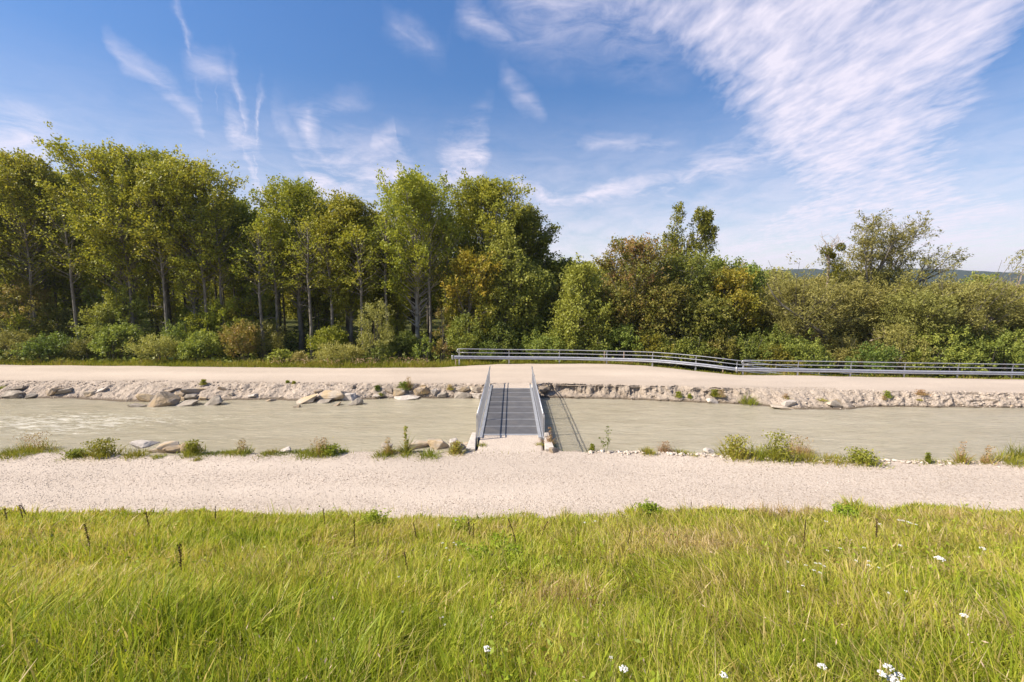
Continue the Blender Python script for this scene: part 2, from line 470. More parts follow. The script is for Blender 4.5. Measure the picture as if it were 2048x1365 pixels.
strip('far_river_bank', np.linspace(-60, 60, 2200), rows_farbank, M['bank'])
def far_bank_z(x, y):
    x = np.asarray(x, float); s = (y - far_water(x)) / np.maximum(far_top(x) - far_water(x), .5)
    return np.interp(s, [-.5, 0, .15, .5, .85, 1], [-1.5, -.8, -.68, -.36, -.1, 0])
def near_bank_z(x, y):
    s = (y - near_crest(np.asarray(x, float))) / 1.55
    return np.interp(s, [-1, 0, .12, .6, 1, 1.8], [0, 0, -.05, -.5, -.95, -1.7])

def rows_farpath(xs):
    t = np.linspace(0, 1, 50)[:, None]
    y0 = far_top(xs)[None] - .06; y1 = far_edge(xs)[None] + .25
    Y = y0 + (y1 - y0) * t; X = np.broadcast_to(xs, Y.shape)
    Z = far_edge_z(X) * smooth(.35, 1, t) + path_z(X + 50, Y) * smooth(0, .15, t) * .8 + .10 * np.exp(-((t - .6) / .25) ** 2) - .09 * smooth(.06, 0, t)
    Z = Z - .12 * smooth(.93, 1, t)
    tr = np.exp(-((t - .45) / .09) ** 2) + np.exp(-((t - .75) / .08) ** 2)
    tr = np.clip(tr * (.4 + fbm(X * .2, Y * 1.2, 38)), 0, 1)
    edge = smooth(.22, .0, t)
    return Y, Z, {'track': tr * (1 - edge) + .25 * (1 - edge), 'mud': .45 * edge * smooth(25, 15, X) * (.4 + fbm(X, Y, 66)), 'wet': 0 * X}
strip('far_gravel_path', np.linspace(-60, 60, 700), rows_farpath, M['farpath'])

def floor_z(x, y):
    d = y - far_edge(np.asarray(x, float))
    drop = np.interp(x, [-10, 5, 14, 24], [.25, .35, 1.1, 1.4])
    return far_edge_z(x) - .06 - drop * smooth(0, 3.2, d) + (fbm(np.asarray(x) * .3, y * .3, 71) - .5) * .35 * smooth(.5, 3, d)
def rows_floor(xs):
    t = (np.linspace(0, 1, 90) ** 2.2)[:, None]
    y0 = far_edge(xs)[None] - .05; y1 = 150.0
    Y = y0 + (y1 - y0) * t; X = np.broadcast_to(xs, Y.shape)
    return Y, floor_z(X, Y), {}
strip('woodland_floor', np.linspace(-130, 130, 400), rows_floor, M['floor'])

# base ground sheet out to the horizon
gx = np.array([-4000, -600, -131, 0, 131, 600, 4000.]); gy = np.array([-800, -14.1, 20, 80, 149, 600, 1500, 6000.])
GX, GY = np.meshgrid(gx, gy); V = np.stack([GX.ravel(), GY.ravel(), np.full(GX.size, -2.3)], -1)
idx = np.arange(GX.size).reshape(GX.shape)
o = obj('ground', mesh_np('ground', V, np.stack([idx[:-1, :-1], idx[:-1, 1:], idx[1:, 1:], idx[1:, :-1]], -1).reshape(-1, 4)), M['ground']); o['kind'] = 'structure'

# river
def rows_river(xs):
    y = np.linspace(15.5, 31.5, 130)[:, None]
    X = np.broadcast_to(xs, (130, len(xs))); Y = np.broadcast_to(y, X.shape)
    Z = WZ + (fbm(X * .45, Y * 1.1, 81, 4) - .5) * .06
    f = .05 + 0 * X
    def blob(u, v, rx, ry, a):
        c = onz(u, v, WZ); return a * np.exp(-((X - c[0]) / rx) ** 2 - ((Y - c[1]) / ry) ** 2)
    f = f + blob(20, 845, 7, 2.2, .85) + blob(230, 840, 6, 1.6, .55) + blob(120, 868, 5, 1.0, .4) + blob(480, 840, 5, 2, .3)
    f = f + blob(420, 880, 3.2, .5, .75) + blob(330, 818, 3, .5, .5) + blob(590, 828, 4, .8, .35) + blob(1340, 815, 3, .4, .45) + blob(1430, 826, 3, .35, .35)
    f = f + blob(1565, 868, 1.6, .6, .9) + blob(1620, 880, 3, .5, .55) + blob(1750, 845, 5, .7, .35) + blob(1900, 855, 4, .8, .3)
    Z = Z + f * (fbm(X * 1.2, Y * 3, 83, 4) - .5) * .12
    return Y, Z, {'foam': np.clip(f, 0, 1)}
strip('river', np.linspace(-60, 60, 700), rows_river, M['water'])

# hills far away
def hills():
    prof_u = [1200, 1400, 1510, 1600, 1700, 1850, 1900, 1960, 2000, 2048, 2200, 2500]
    prof_v = [569, 560, 547, 540, 543, 540, 541, 548, 554, 551, 547, 556]
    D = 1700.
    P = np.array([ony(u, v, D) for u, v in zip(prof_u, prof_v)])
    xs = np.linspace(150, 3200, 900); ys = np.concatenate([np.linspace(900, 1690, 30), np.linspace(1700, 2200, 12)])
    X, Y = np.meshgrid(xs, ys)
    ridge = np.interp(X * D / D, P[:, 0], P[:, 2])
    s = np.interp(Y, [900, 1200, 1700, 2200], [0, .32, 1, .75])
    Z = (ridge + 3) * s - 2 * (1 - s) + (fbm(X * .004, Y * .004, 91) - .5) * 14 * s * (1 - s) * 4 * .5
    Z = Z + (fbm(X * .06, Y * .06, 93, 3) - .5) * 9 * smooth(0, .15, s)
    idx = np.arange(X.size).reshape(X.shape)
    FA = np.stack([idx[:-1, :-1], idx[:-1, 1:], idx[1:, 1:], idx[1:, :-1]], -1).reshape(-1, 4)
    o = obj('hills', mesh_np('hills', np.stack([X.ravel(), Y.ravel(), Z.ravel()], -1), FA), M['hill']); o['kind'] = 'structure'
hills()

# ------------------------------------------------------------------ foliage builders
def leaf_quads(P, L, W, tint, rng, up=.5, dirs=None):
    """P (n,3) positions -> diamond leaves"""
    n = len(P)
    N = rng.normal(size=(n, 3)); N[:, 2] += up; N /= np.linalg.norm(N, axis=1)[:, None]
    A = rng.normal(size=(n, 3)) if dirs is None else dirs + rng.normal(size=(n, 3)) * .5
    A -= N * (A * N).sum(1)[:, None]; A /= np.linalg.norm(A, axis=1)[:, None] + 1e-9
    B = np.cross(N, A)
    l = (L * rng.uniform(.65, 1.35, n))[:, None] * .5; w = (W * rng.uniform(.7, 1.3, n))[:, None] * .5
    V = np.stack([P - A * l, P + B * w - A * l * .1, P + A * l, P - B * w - A * l * .1], 1).reshape(-1, 3)
    return V, np.repeat(tint, 4)

def crown_mesh(name, V, T):
    return mesh_np(name, V, np.arange(len(V)).reshape(-1, 4), {'tint': np.clip(T, 0, 1)})

class Plant:
    """branch skeleton + leaf sprays"""
    def __init__(s, seed): s.rng = np.random.RandomState(seed); s.mb = MB(); s.V = []; s.T = []; s.tw = []
    def twig(s, q, e, r0, r1): s.tw.append((q[0], q[1], q[2], e[0], e[1], e[2], r0, r1))
    def wood(s):
        if s.tw:
            A = np.array(s.tw); q = A[:, :3]; d = A[:, 3:6] - q; d /= np.linalg.norm(d, axis=1)[:, None] + 1e-9
            ref = np.where(np.abs(d[:, :1]) < .8, np.array([[1., 0, 0]]), np.array([[0, 1., 0]]))
            a = np.cross(d, ref); a /= np.linalg.norm(a, axis=1)[:, None] + 1e-9; b = np.cross(d, a); V = []
            for P, r in ((q, A[:, 6:7]), (A[:, 3:6], A[:, 7:8])):
                for k in range(3): V.append(P + r * (cos(2.0944 * k) * a + sin(2.0944 * k) * b))
            V = np.stack(V, 1).reshape(-1, 3); n = len(s.mb.v)
            s.mb.v += [tuple(v) for v in V.tolist()]; s.mb.t += [.5] * len(V)
            for i in range(len(A)):
                o = n + 6 * i; s.mb.f += [(o, o + 1, o + 4, o + 3), (o + 1, o + 2, o + 5, o + 4), (o + 2, o, o + 3, o + 5)]
            s.tw = []
        return s.mb
    def spray(s, p, d, length, rad, n, L, W, tint, up=.4, tvar=.13):
        r = s.rng; t = r.uniform(0, 1, n) ** .8
        d = d / (np.linalg.norm(d) + 1e-9)
        P = p + np.outer(t * length, d) + r.normal(size=(n, 3)) * (rad * (1.0 - .6 * t))[:, None]
        tt = tint + r.normal(size=n) * tvar
        V, T = leaf_quads(P, L, W, tt, r, up, np.broadcast_to(d, (n, 3)))
        s.V.append(V); s.T.append(T)
    def crown(s, name): return crown_mesh(name, np.concatenate(s.V), np.concatenate(s.T))

def PF_poplar(t): return np.interp(t, [0, .12, .35, .6, .8, .93, 1], [.5, .8, 1, 1, .88, .64, .4])
def PF_tall(t): return np.interp(t, [0, .1, .25, .45, .65, .82, .93, 1], [.3, .42, .66, .92, 1, .9, .68, .42])
def PF_round(t): return np.interp(t, [0, .15, .4, .65, .85, 1], [.6, .88, 1, .95, .74, .35])
def PF_cone(t): return np.interp(t, [0, .2, .5, .8, 1], [.9, 1, .75, .42, .08])

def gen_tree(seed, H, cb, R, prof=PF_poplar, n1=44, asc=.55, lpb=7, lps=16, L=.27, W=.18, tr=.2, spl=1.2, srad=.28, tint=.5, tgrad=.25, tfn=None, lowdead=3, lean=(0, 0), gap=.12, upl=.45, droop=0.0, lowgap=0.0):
    p = Plant(seed); r = p.rng
    k = 9
    tz = np.linspace(0, H * .96, k)
    wx = np.cumsum(r.normal(size=k) * .012 * H / k * 3) + lean[0] * (tz / H) ** 1.5; wy = np.cumsum(r.normal(size=k) * .012 * H / k * 3) + lean[1] * (tz / H) ** 1.5
    wx -= wx[0]; wy -= wy[0]
    rad = tr * (1 - tz / H) ** .8 + .025; rad[0] *= 1.25
    tz[0] = -.9
    p.mb.tube(np.stack([wx, wy, tz], -1), list(rad), 8)
    def trunk(z): return np.array([np.interp(z, tz, wx), np.interp(z, tz, wy), z])
    ph0 = r.uniform(0, 6.28)
    for i in range(n1):
        t = ((i + r.uniform(.1, .9)) / n1) ** .9
        z = cb + (H * .97 - cb) * t
        Lb = R * prof(t) * r.uniform(.72, 1.12)
        az = ph0 + i * 2.39996 + r.normal() * .3
        a = asc + .85 * t * t * (1.25 - asc) + r.normal() * .12
        d = np.array([cos(az) * cos(a), sin(az) * cos(a), sin(a)])
        b0 = trunk(max(cb * .6, z - Lb * sin(a) * .55)); pts = [b0]
        seg = 5; q = b0.copy(); dd = d.copy()
        Lt = Lb / max(.35, cos(a)) if t < .8 else Lb * .95
        Lt = min(Lt, Lb * 1.55)
        for j in range(seg):
            q = q + dd * Lt / seg; pts.append(q.copy())
            dd = dd + np.array([0, 0, .10 - droop * j * .12]) + r.normal(size=3) * .10; dd /= np.linalg.norm(dd)
        br = max(.018, np.interp(b0[2], [0, H], [tr * .42, .03]))
        p.mb.tube(pts, list(np.linspace(br, .012, seg + 1)), 5, False)
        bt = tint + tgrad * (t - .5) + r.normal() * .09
        if r.uniform() < gap + lowgap * max(0, 1 - t / .42): continue
        nl = max(3, int(lpb * (.5 + Lb / max(R, .1) * .6)))
        for c in range(nl):
            s = r.uniform(.28, 1.0) ** .75
            fi = s * seg; i0 = min(int(fi), seg - 1); q = pts[i0] + (pts[i0 + 1] - pts[i0]) * (fi - i0)
            od = d + r.normal(size=3) * .75 + np.array([0, 0, .35 - droop]); od /= np.linalg.norm(od)
            sl = spl * r.uniform(.6, 1.3)
            e = q + od * sl * .6
            if e[2] > H * 1.0 + .15 and r.uniform() < .85: continue
            p.twig(q, e, .02, .008)
            tt = bt + r.normal() * .08
            if tfn: tt = tfn(e, t, tt, r)
            p.spray(q + od * sl * .25, od, sl, srad * r.uniform(.7, 1.3), int(lps * r.uniform(.6, 1.4)), L, W, tt, upl)
    for i in range(lowdead):
        z = r.uniform(cb * .35, cb); az = r.uniform(0, 6.28); q = trunk(z); d = np.array([cos(az), sin(az), .25])
        p.twig(q, q + d * r.uniform(.5, 1.6), .04, .01)
    return p

def gen_shrub(seed, w, h, n=80, lps=22, L=.17, W=.10, tint=.5, stems=7, srad=.2, spl=.6, tfn=None, dome=1.0, upl=.5):
    p = Plant(seed); r = p.rng
    for i in range(stems):
        az = r.uniform(0, 6.28); rr = w * .5 * r.uniform(.2, .8)
        p.mb.tube([(0.1 * cos(az), .1 * sin(az), -.3), (rr * .5 * cos(az), rr * .5 * sin(az), h * .45), (rr * cos(az), rr * sin(az), h * .85)], [.035, .025, .01], 5, False)
    bumps = [(r.normal(size=3) * .55, r.uniform(.12, .3)) for _ in range(6)]
    for i in range(n):
        d = r.normal(size=3); d[2] = abs(d[2]) * 1.1 - .25; d /= np.linalg.norm(d)
        k = 1.0
        for bd, ba in bumps: k += ba * (1 if np.dot(d, bd) > .35 else -.35)
        f = r.uniform(.45, 1.0) ** .5 * k * .86
        q = np.array([d[0] * w * .5 * f, d[1] * w * .5 * f, h * .42 + d[2] * h * .5 * f])
        q[2] = max(q[2], .08)
        od = d + np.array([0, 0, .5]) + r.normal(size=3) * .4
        tt = tint + r.normal() * .1
        if tfn: tt = tfn(q, q[2] / h, tt, r)
        p.spray(q, od, spl * r.uniform(.6, 1.4), srad, int(lps * r.uniform(.6, 1.4)), L, W, tt, upl)
    return p

def place(p, name, loc, label, cat, mat, barkm, group=None, parts=('trunk', 'crown'), rz=0):
    e = empty(name, loc, label, cat, group, rz)
    p.wood().build(parts[0], barkm, e, smooth_=True)
    obj(parts[1], p.crown(parts[1]), mat, e)
    return e

def dup(root, loc, rz, sc, label=None, group=None):
    e = root.copy(); COL.objects.link(e)
    e.location = [float(c) for c in loc]; e.rotation_euler = (0, 0, rz); e.scale = sc
    if label: e['label'] = label
    if group: e['group'] = group
    for ch in list(root.children):
        c = ch.copy(); COL.objects.link(c); c.parent = e
    return e

SEED = [100]
def nseed(): SEED[0] += 1; return SEED[0]

def tree_at(u, vtop, hw, D, vcb, label, mat='poplar', barkm='bark', name='tall_tree', cat='tree', group=None, **kw):
    top = ony(u, vtop, D); cbp = ony(u, vcb, D)
    x = top[0]; bz = float(floor_z(np.array([x]), np.array([D]))[0])
    H = top[2] - bz; R = hw * D / F * 1.06
    cb = max(.8, cbp[2] - bz)
    H -= (kw.get('spl', 1.2) * .75 + .14 * R) * (.6 if name == 'tall_tree' else .8)
    p = gen_tree(nseed(), H, cb, R, **kw)
    return place(p, name, (x, D, bz), label, cat, M[mat], M[barkm], group)

def shrub_at(u, vtop, hw, D, label, mat='ash', name='shrub', cat='shrub', group=None, barkm='barkdark', hmul=1.0, **kw):
    top = ony(u, vtop, D); x = top[0]; bz = float(floor_z(np.array([x]), np.array([D]))[0])
    h = (top[2] - bz) * (.84 if u < 900 and vt > 600 else 1.0); w = 2 * hw * D / F * (.9 if u < 900 else 1.0)
    p = gen_shrub(nseed(), w, h, **kw)
    return place(p, name, (x, D, bz), label, cat, M[mat], M[barkm], group, ('stem', 'foliage'))

# ------------------------------------------------------------------ left wood: front row
BP = dict(n1=88, lpb=12, lps=38, L=.215, W=.145, spl=1.2, srad=.33, gap=.04)
front = [
 (-235, 330, 100, 45, 585, 'tall tree outside the left edge of the wood', {}),
 (-105, 310, 95, 44, 585, 'tall poplar half cut off by the left picture edge', {}),
 (22, 300, 98, 44, 560, 'tall green poplar at the far left end of the wood, leaning crown over tan bush', {}),
 (128, 345, 62, 47.5, 560, 'poplar with sunlit yellow-green side, between the leftmost poplar and the tallest crown', dict(tint=.62)),
 (222, 284, 100, 43.5, 575, 'tallest broad poplar crown in the left wood, highest treetop of the picture', dict(tint=.55)),
 (305, 302, 72, 47, 540, 'poplar crown tucked just right of and behind the tallest treetop', {}),
 (368, 315, 92, 44, 565, 'broad rounded poplar at the right shoulder of the high left group, pale trunk below', dict(tint=.46, barkm='bark')),
 (468, 392, 46, 50, 580, 'thin dull-leaved tree in the dip right of the high left group', dict(tint=.35, gap=.3)),
 (582, 361, 74, 46, 560, 'round-topped poplar standing alone above the dip with a straight dark trunk', dict(tint=.55)),
 (692, 394, 58, 45, 580, 'shorter olive poplar left of the lone pale-trunked poplar', dict(tint=.58)),
 (640, 425, 45, 52, 560, 'narrow tree in the gap between the round-topped and the olive poplar', dict(tint=.4)),
 (828, 344, 82, 44, 595, 'big airy poplar with a long pale straight trunk in mid wood', dict(tint=.55, barkm='barkpale', gap=.2)),
 (748, 440, 38, 51, 570, 'dark slim tree just left of the airy pale-trunked poplar', dict(tint=.32)),
 (972, 354, 78, 48, 560, 'dark broad poplar at the right end of the tall wood', dict(tint=.42)),
 (1047, 410, 56, 50, 640, 'dark poplar falling away to the sky at the right edge of the tall wood', dict(tint=.28, tgrad=.1)),
]
for u, vt, hw, D, vcb, lab, kw in front:
    k = dict(prof=PF_tall, **BP); k.update(kw); vcb += 62; k['n1'] = 100; k['lowgap'] = .85; k['tr'] = .22 if vt < 370 else .17
    tree_at(u, vt, hw, D, vcb, lab, **k)

# middle rows deep in the wood: five prototypes, copied
protos = []
for i in range(5):
    p = gen_tree(nseed(), 16 + i * .8, 6.5 + i * .4, 3.1, n1=40, lpb=7, lps=16, L=.30, W=.2, tr=.15, tint=.5, gap=.3)
    protos.append(p)
deep_lab = 'slender dark-trunked tree deep inside the left wood, one of many alike'
rr = random.Random(5)
proto_obj = []
spots = []
for D in (52, 57, 63, 70, 78):
    x0 = (-330 - 1024) / F * D; x1 = (1080 - 1024) / F * D
    n = int((x1 - x0) / (4.8 if D < 60 else 5.4))
    for j in range(n):
        spots.append((x0 + (x1 - x0) * (j + rr.uniform(.1, .9)) / n, D + rr.uniform(-2, 2)))
for k, (x, y) in enumerate(spots):
    z = float(floor_z(np.array([x]), np.array([y]))[0])
    u_ = 1024 + F * x / y
    s = rr.uniform(.85, 1.05) * np.interp(u_, [-300, 400, 480, 700, 1000, 1100], [1.08, 1.05, .86, .86, .88, .68]); w = rr.uniform(.85, 1.15)
    pi_ = k % 5
    if k < 5:
        e = place(protos[pi_], 'woodland_tree', (x, y, z), deep_lab, 'tree', M['poplar'], M['barkdark'], 'trees deep in the left wood')
        e.scale = (w, w, s); proto_obj.append(e)
    else:
        dup(proto_obj[pi_], (x, y, z), rr.uniform(0, 6.28), (w, w, s))

# slim trunks along the front of the left wood
slim = None
for k, (u, D, sc) in enumerate([(70, 42.2, .86), (150, 41.8, .9), (262, 42.4, .92), (330, 41.9, .95), (412, 42.3, .85), (445, 43, .8), (524, 42, .74), (552, 43.2, .76), (622, 42.1, .76), (662, 43, .7), (722, 42.2, .72), (775, 42.8, .8), (862, 42.4, .74), (895, 43.4, .76)]):
    x = (u - 1024) / F * D; z = float(floor_z(np.array([x]), np.array([D]))[0])
    if slim is None:
        slim = place(gen_tree(nseed(), 16.5, 8.0, 2.2, n1=40, lpb=7, lps=16, L=.2, W=.135, tr=.15, tint=.55, gap=.25, lowdead=6), 'slim_tree', (x, D, z), 'slim straight-trunked tree among the front row of the left wood', 'tree', M['poplar'], M['bark'], 'slim trees along the front of the left wood'); slim.scale = (.95, .95, sc)
    else: dup(slim, (x, D, z), rr.uniform(0, 6.28), (.95, .95, sc))

# understorey of the left wood: low leafy saplings
us_lab = 'leafy sapling in the shade under the tall left wood'
usp = []
for i in range(4):
    p = gen_tree(nseed(), 5.2 + i * .5, .9, 1.7, PF_round, n1=26, lpb=7, lps=18, L=.22, W=.15, tr=.06, tint=.62, lowdead=0, spl=.8)
    usp.append(p)
us = []
for D in (41.6, 45, 50, 57, 66):
    x0 = (-300 - 1024) / F * D; x1 = ((430 if D < 44 else 1100) - 1024) / F * D
    n = int((x1 - x0) / (5.6 if D < 44 else 9.5))
    for j in range(n): us.append((x0 + (x1 - x0) * (j + rr.uniform(.0, 1)) / n, D + rr.uniform(-1.2, 1.2)))
uo = []
for k, (x, y) in enumerate(us):
    z = float(floor_z(np.array([x]), np.array([y]))[0]); s = rr.uniform(.5, 1.1); w = s * rr.uniform(.9, 1.25)
    if k < 4:
        e = place(usp[k], 'sapling', (x, y, z), us_lab, 'sapling', M['ash'] if k % 2 else M['poplar'], M['barkdark'], 'saplings under the left wood')
        e.scale = (w, w, s); uo.append(e)
    else: dup(uo[k % 4], (x, y, z), rr.uniform(0, 6.28), (w, w, s))

# backdrop trees that close the wood off far behind
bk = []
for i in range(3):
    bk.append(gen_tree(nseed(), 11 + i, .8, 3.6, PF_round, n1=46, lpb=8, lps=18, L=.42, W=.3, tr=.15, tint=.6, lowdead=0, spl=1.5, srad=.5))
bo = []
bspots = []
for D, xa, xb in ((92, -150, 10), (99, -150, 130), (108, -100, 140)):
    n = int((xb - xa) / 5.0)
    for j in range(n):
        q = (xa + (xb - xa) * (j + rr.uniform(0, 1)) / n, D + rr.uniform(-3, 3))
        if q[0] / q[1] < .36: bspots.append(q)
for k, (x, y) in enumerate(bspots):
    s = rr.uniform(.75, 1.05); w = rr.uniform(.9, 1.25)
    if k < 3:
        e = place(bk[k], 'woodland_edge_tree', (x, y, -1.2), 'bushy tree far behind at the back edge of the wood', 'tree', M['poplar'], M['barkdark'], 'bushy trees at the back of the wood')
        e.scale = (w, w, s); bo.append(e)
    else: dup(bo[k % 3], (x, y, -1.2), rr.uniform(0, 6.28), (w, w, s))

# ------------------------------------------------------------------ distinct middle and right trees
def t_och(e, t, tt, r): return .66 + r.normal() * .16 if t > .48 + r.normal() * .08 else .28 + r.normal() * .1
MB2 = dict(n1=56, lpb=10, lps=32, L=.21, W=.145, lowdead=1, gap=.05)
tree_at(937, 498, 46, 42, 700, 'ochre-topped tree with green lower half, left of the green ash', 'yellow', 'bark', 'leafy_tree', prof=PF_round, tfn=t_och, tr=.14, **MB2)
tree_at(1012, 442, 58, 43.5, 700, 'tall fresh-green ash in front of the dark poplars', 'ash', 'bark', 'ash_tree', prof=PF_cone, tint=.85, tr=.16, **{**MB2, 'n1': 60, 'srad': .34})
tree_at(1062, 530, 40, 44, 700, 'small green ash low beside the taller ash', 'ash', 'bark', 'ash_tree', prof=PF_round, tint=.52, tr=.1, **MB2)
tree_at(1128, 516, 36, 50, 640, 'dark narrow tree in the gap left of the bright rounded tree', 'poplar', 'barkdark', 'leafy_tree', prof=PF_round, tint=.3, tr=.12, **MB2)
tree_at(1160, 518, 50, 41, 700, 'bright green bushy tree with pointed top, right of the dark gap', 'ash', 'bark', 'leafy_tree', prof=PF_cone, tint=1.0, tr=.12, **{**MB2, 'n1': 56})
def t_red(e, t, tt, r): return .85 + r.normal() * .12 if t > .84 else (.42 + r.normal() * .26)
tree_at(1268, 466, 74, 43, 690, 'reddish-brown tree with thin feathery top', 'brown', 'bark', 'leafy_tree', prof=PF_round, tint=.6, tr=.16, tfn=t_red, **{**MB2, 'n1': 66, 'gap': .16})
tree_at(1225, 575, 32, 42.5, 690, 'low brown-tinged tree at the left foot of the reddish tree', 'brown', 'bark', 'leafy_tree', prof=PF_round, tint=.45, tr=.1, **MB2)
tree_at(1330, 560, 44, 41.5, 690, 'olive-brown bushy tree under the right side of the reddish tree', 'brown', 'bark', 'leafy_tree', prof=PF_round, tint=.32, tr=.1, **MB2)
# two-headed poplar behind
def twohead():
    D = 60.; top = ony(1380, 408, D); x = top[0]; bz = -1.5; H = top[2] - bz; s = D / F
    p = Plant(nseed()); r = p.rng
    zz = lambda v: ony(1380, v, D)[2] - bz
    p.mb.tube([(0, 0, -.8), (0, 0, zz(520)), (0, 0, zz(480))], [.3, .24, .2], 8)
    heads = [(-24, 418, 15, 505, 0), (22, 426, 14, 505, 1), (46, 462, 12, 515, 2), (-40, 478, 12, 525, 3), (2, 495, 40, 540, 4), (38, 432, 7, 470, 5)]
    for hx, vt, hw, vb, kk in heads:
        zt = zz(vt); zb = zz(vb); bx = hx * s
        p.mb.tube([(0, 0, zz(500)), (bx * .7, r.normal() * .3, zb), (bx, r.normal() * .4, zt - .4)], [.14, .08, .02], 6, False)
        for i in range(64):
            t = r.uniform(); w = hw * s * np.interp(t, [0, .3, .7, 1], [.7, 1, .75, .2]); az = r.uniform(0, 6.28); f = sqrt(r.uniform())
            q = np.array([bx * (.75 + .25 * t) + cos(az) * w * f, sin(az) * w * f, zb + (zt - zb) * t])
            p.spray(q, np.array([cos(az) * .4, sin(az) * .4, .9]), .9, .26, 24, .24, .17, .40 + r.normal() * .12)
    place(p, 'tall_tree', (x, D, bz), 'tall split-headed poplar rising behind the right thicket', 'tree', M['poplar'], M['bark'])
twohead()
tree_at(1368, 500, 58, 44, 690, 'grey-green round tree with pale trunk below the split-headed poplar', 'ash', 'barkpale', 'leafy_tree', prof=PF_round, tint=.5, tr=.14, **MB2)
tree_at(1432, 508, 50, 47, 690, 'green rounded tree right of the split-headed poplar', 'ash', 'bark', 'leafy_tree', prof=PF_round, tint=.55, tr=.12, **MB2)
tree_at(1462, 535, 52, 43, 690, 'yellow-leaved tree in the middle of the right thicket', 'yellow', 'bark', 'leafy_tree', prof=PF_round, tint=.45, tr=.12, **{**MB2, 'n1': 56})
tree_at(1405, 590, 46, 41.5, 700, 'dull olive tree in front of the yellow-leaved tree', 'brown', 'bark', 'leafy_tree', prof=PF_round, tint=.22, tr=.1, **MB2)
tree_at(1500, 524, 38, 50, 690, 'small green tree top right of the yellow-leaved tree', 'ash', 'bark', 'leafy_tree', prof=PF_round, tint=.5, tr=.1, **MB2)
tree_at(1552, 534, 38, 54, 690, 'light green distant tree top below the hill line', 'willow', 'bark', 'leafy_tree', prof=PF_round, tint=.6, tr=.1, **MB2)
WL = dict(n1=70, lpb=11, lps=34, L=.26, W=.08, gap=.04, lowdead=0, prof=PF_round, upl=.2, srad=.32, spl=1.0)
tree_at(1600, 550, 92, 42.5, 690, 'broad grey-green willow with a dark leaning limb', 'willow', 'barkdark', 'willow_tree', tint=.5, tr=.15, **WL)
tree_at(1690, 556, 56, 44, 690, 'grey-green willow below the mistletoe snag', 'willow', 'bark', 'willow_tree', tint=.42, tr=.12, **WL)
tree_at(1752, 528, 62, 45.5, 690, 'rounded willow at the foot of the tall sparse willow', 'willow', 'bark', 'willow_tree', tint=.46, tr=.12, **WL)
tree_at(1905, 552, 108, 43, 690, 'widest dome-shaped grey-green willow on the right', 'willow', 'bark', 'willow_tree', tint=.6, tr=.15, **{**WL, 'n1': 110})
tree_at(1836, 578, 66, 41.5, 690, 'low willow between the two domed willows', 'willow', 'bark', 'willow_tree', tint=.52, tr=.1, **WL)
tree_at(2030, 566, 54, 43, 690, 'brownish willow at the right picture edge below the bare tree', 'willow', 'bark', 'willow_tree', tint=.66, tr=.1, **WL)
tree_at(2140, 560, 80, 44, 690, 'willow just outside the right picture edge', 'willow', 'bark', 'willow_tree', tint=.5, tr=.12, **WL)
tree_at(2250, 540, 90, 46, 690, 'tall willow well beyond the right picture edge', 'willow', 'bark', 'willow_tree', tint=.5, tr=.12, **WL)
tree_at(1970, 546, 40, 56, 690, 'pale green tree top behind the widest willow dome', 'ash', 'bark', 'leafy_tree', prof=PF_round, tint=.7, tr=.1, **MB2)
tree_at(1640, 548, 42, 52, 690, 'pale willow top behind the leaning-limb willow', 'willow', 'bark', 'willow_tree', tint=.6, tr=.1, **WL)

# tall sparse willow with rising limbs
def sparse_willow(u0, vb, D, limbs, label, tint=.5, ns=26):
    base = ony(u0, vb, D); bz = float(floor_z(np.array([base[0]]), np.array([D]))[0])
    p = Plant(nseed()); r = p.rng; s = D / F
    zz = lambda v: ony(u0, v, D)[2] - bz
    p.mb.tube([(0, 0, -.8), (.1, 0, zz(vb) * .6), (0, 0, zz(vb))], [.3, .24, .2], 8)
    for du, vt, nsp in limbs:
        x1 = du * s; z1 = zz(vt); z0 = zz(vb) * r.uniform(.8, 1)
        yj = r.normal() * 1.2
        ctrl = [np.array([0, 0, z0]), np.array([x1 * .45, yj * .5, z0 + (z1 - z0) * .4]), np.array([x1 * .85, yj, z0 + (z1 - z0) * .8]), np.array([x1, yj, z1])]
        p.mb.tube(ctrl, [.12, .08, .04, .012], 6, False)
        for i in range(int(nsp * 1.05)):
            t = r.uniform(.3, 1) ** .8 * 3; i0 = min(int(t), 2); q = ctrl[i0] + (ctrl[i0 + 1] - ctrl[i0]) * (t - i0)
            od = np.array([np.sign(du) * .4 + r.normal() * .8, r.normal() * .8, .55 + r.normal() * .4]); od /= np.linalg.norm(od)
            sl = r.uniform(.7, 1.8); p.twig(q, q + od * sl, .02, .006)
            p.spray(q + od * sl * .3, od, sl, .22, 30, .25, .08, tint + r.normal() * .14, .2)
    return place(p, 'willow_tree', (base[0], D, bz), label, 'tree', M['willow'], M['bark'])
sparse_willow(1742, 555, 45, [(-62, 520, 14), (-40, 490, 22), (-25, 465, 24), (-8, 443, 26), (6, 450, 22), (22, 462, 18), (40, 478, 18), (62, 452, 26), (88, 448, 26), (72, 475, 22), (50, 500, 24), (80, 505, 16), (-20, 515, 22), (20, 515, 24)], 'tall sparse willow with upswept limbs against the sky', .42)
sparse_willow(1815, 572, 46, [(20, 530, 12), (48, 512, 16), (62, 515, 12), (-20, 535, 12), (-5, 540, 10), (70, 530, 8)], 'thin feathery willow branches right of the tall sparse willow', .45)

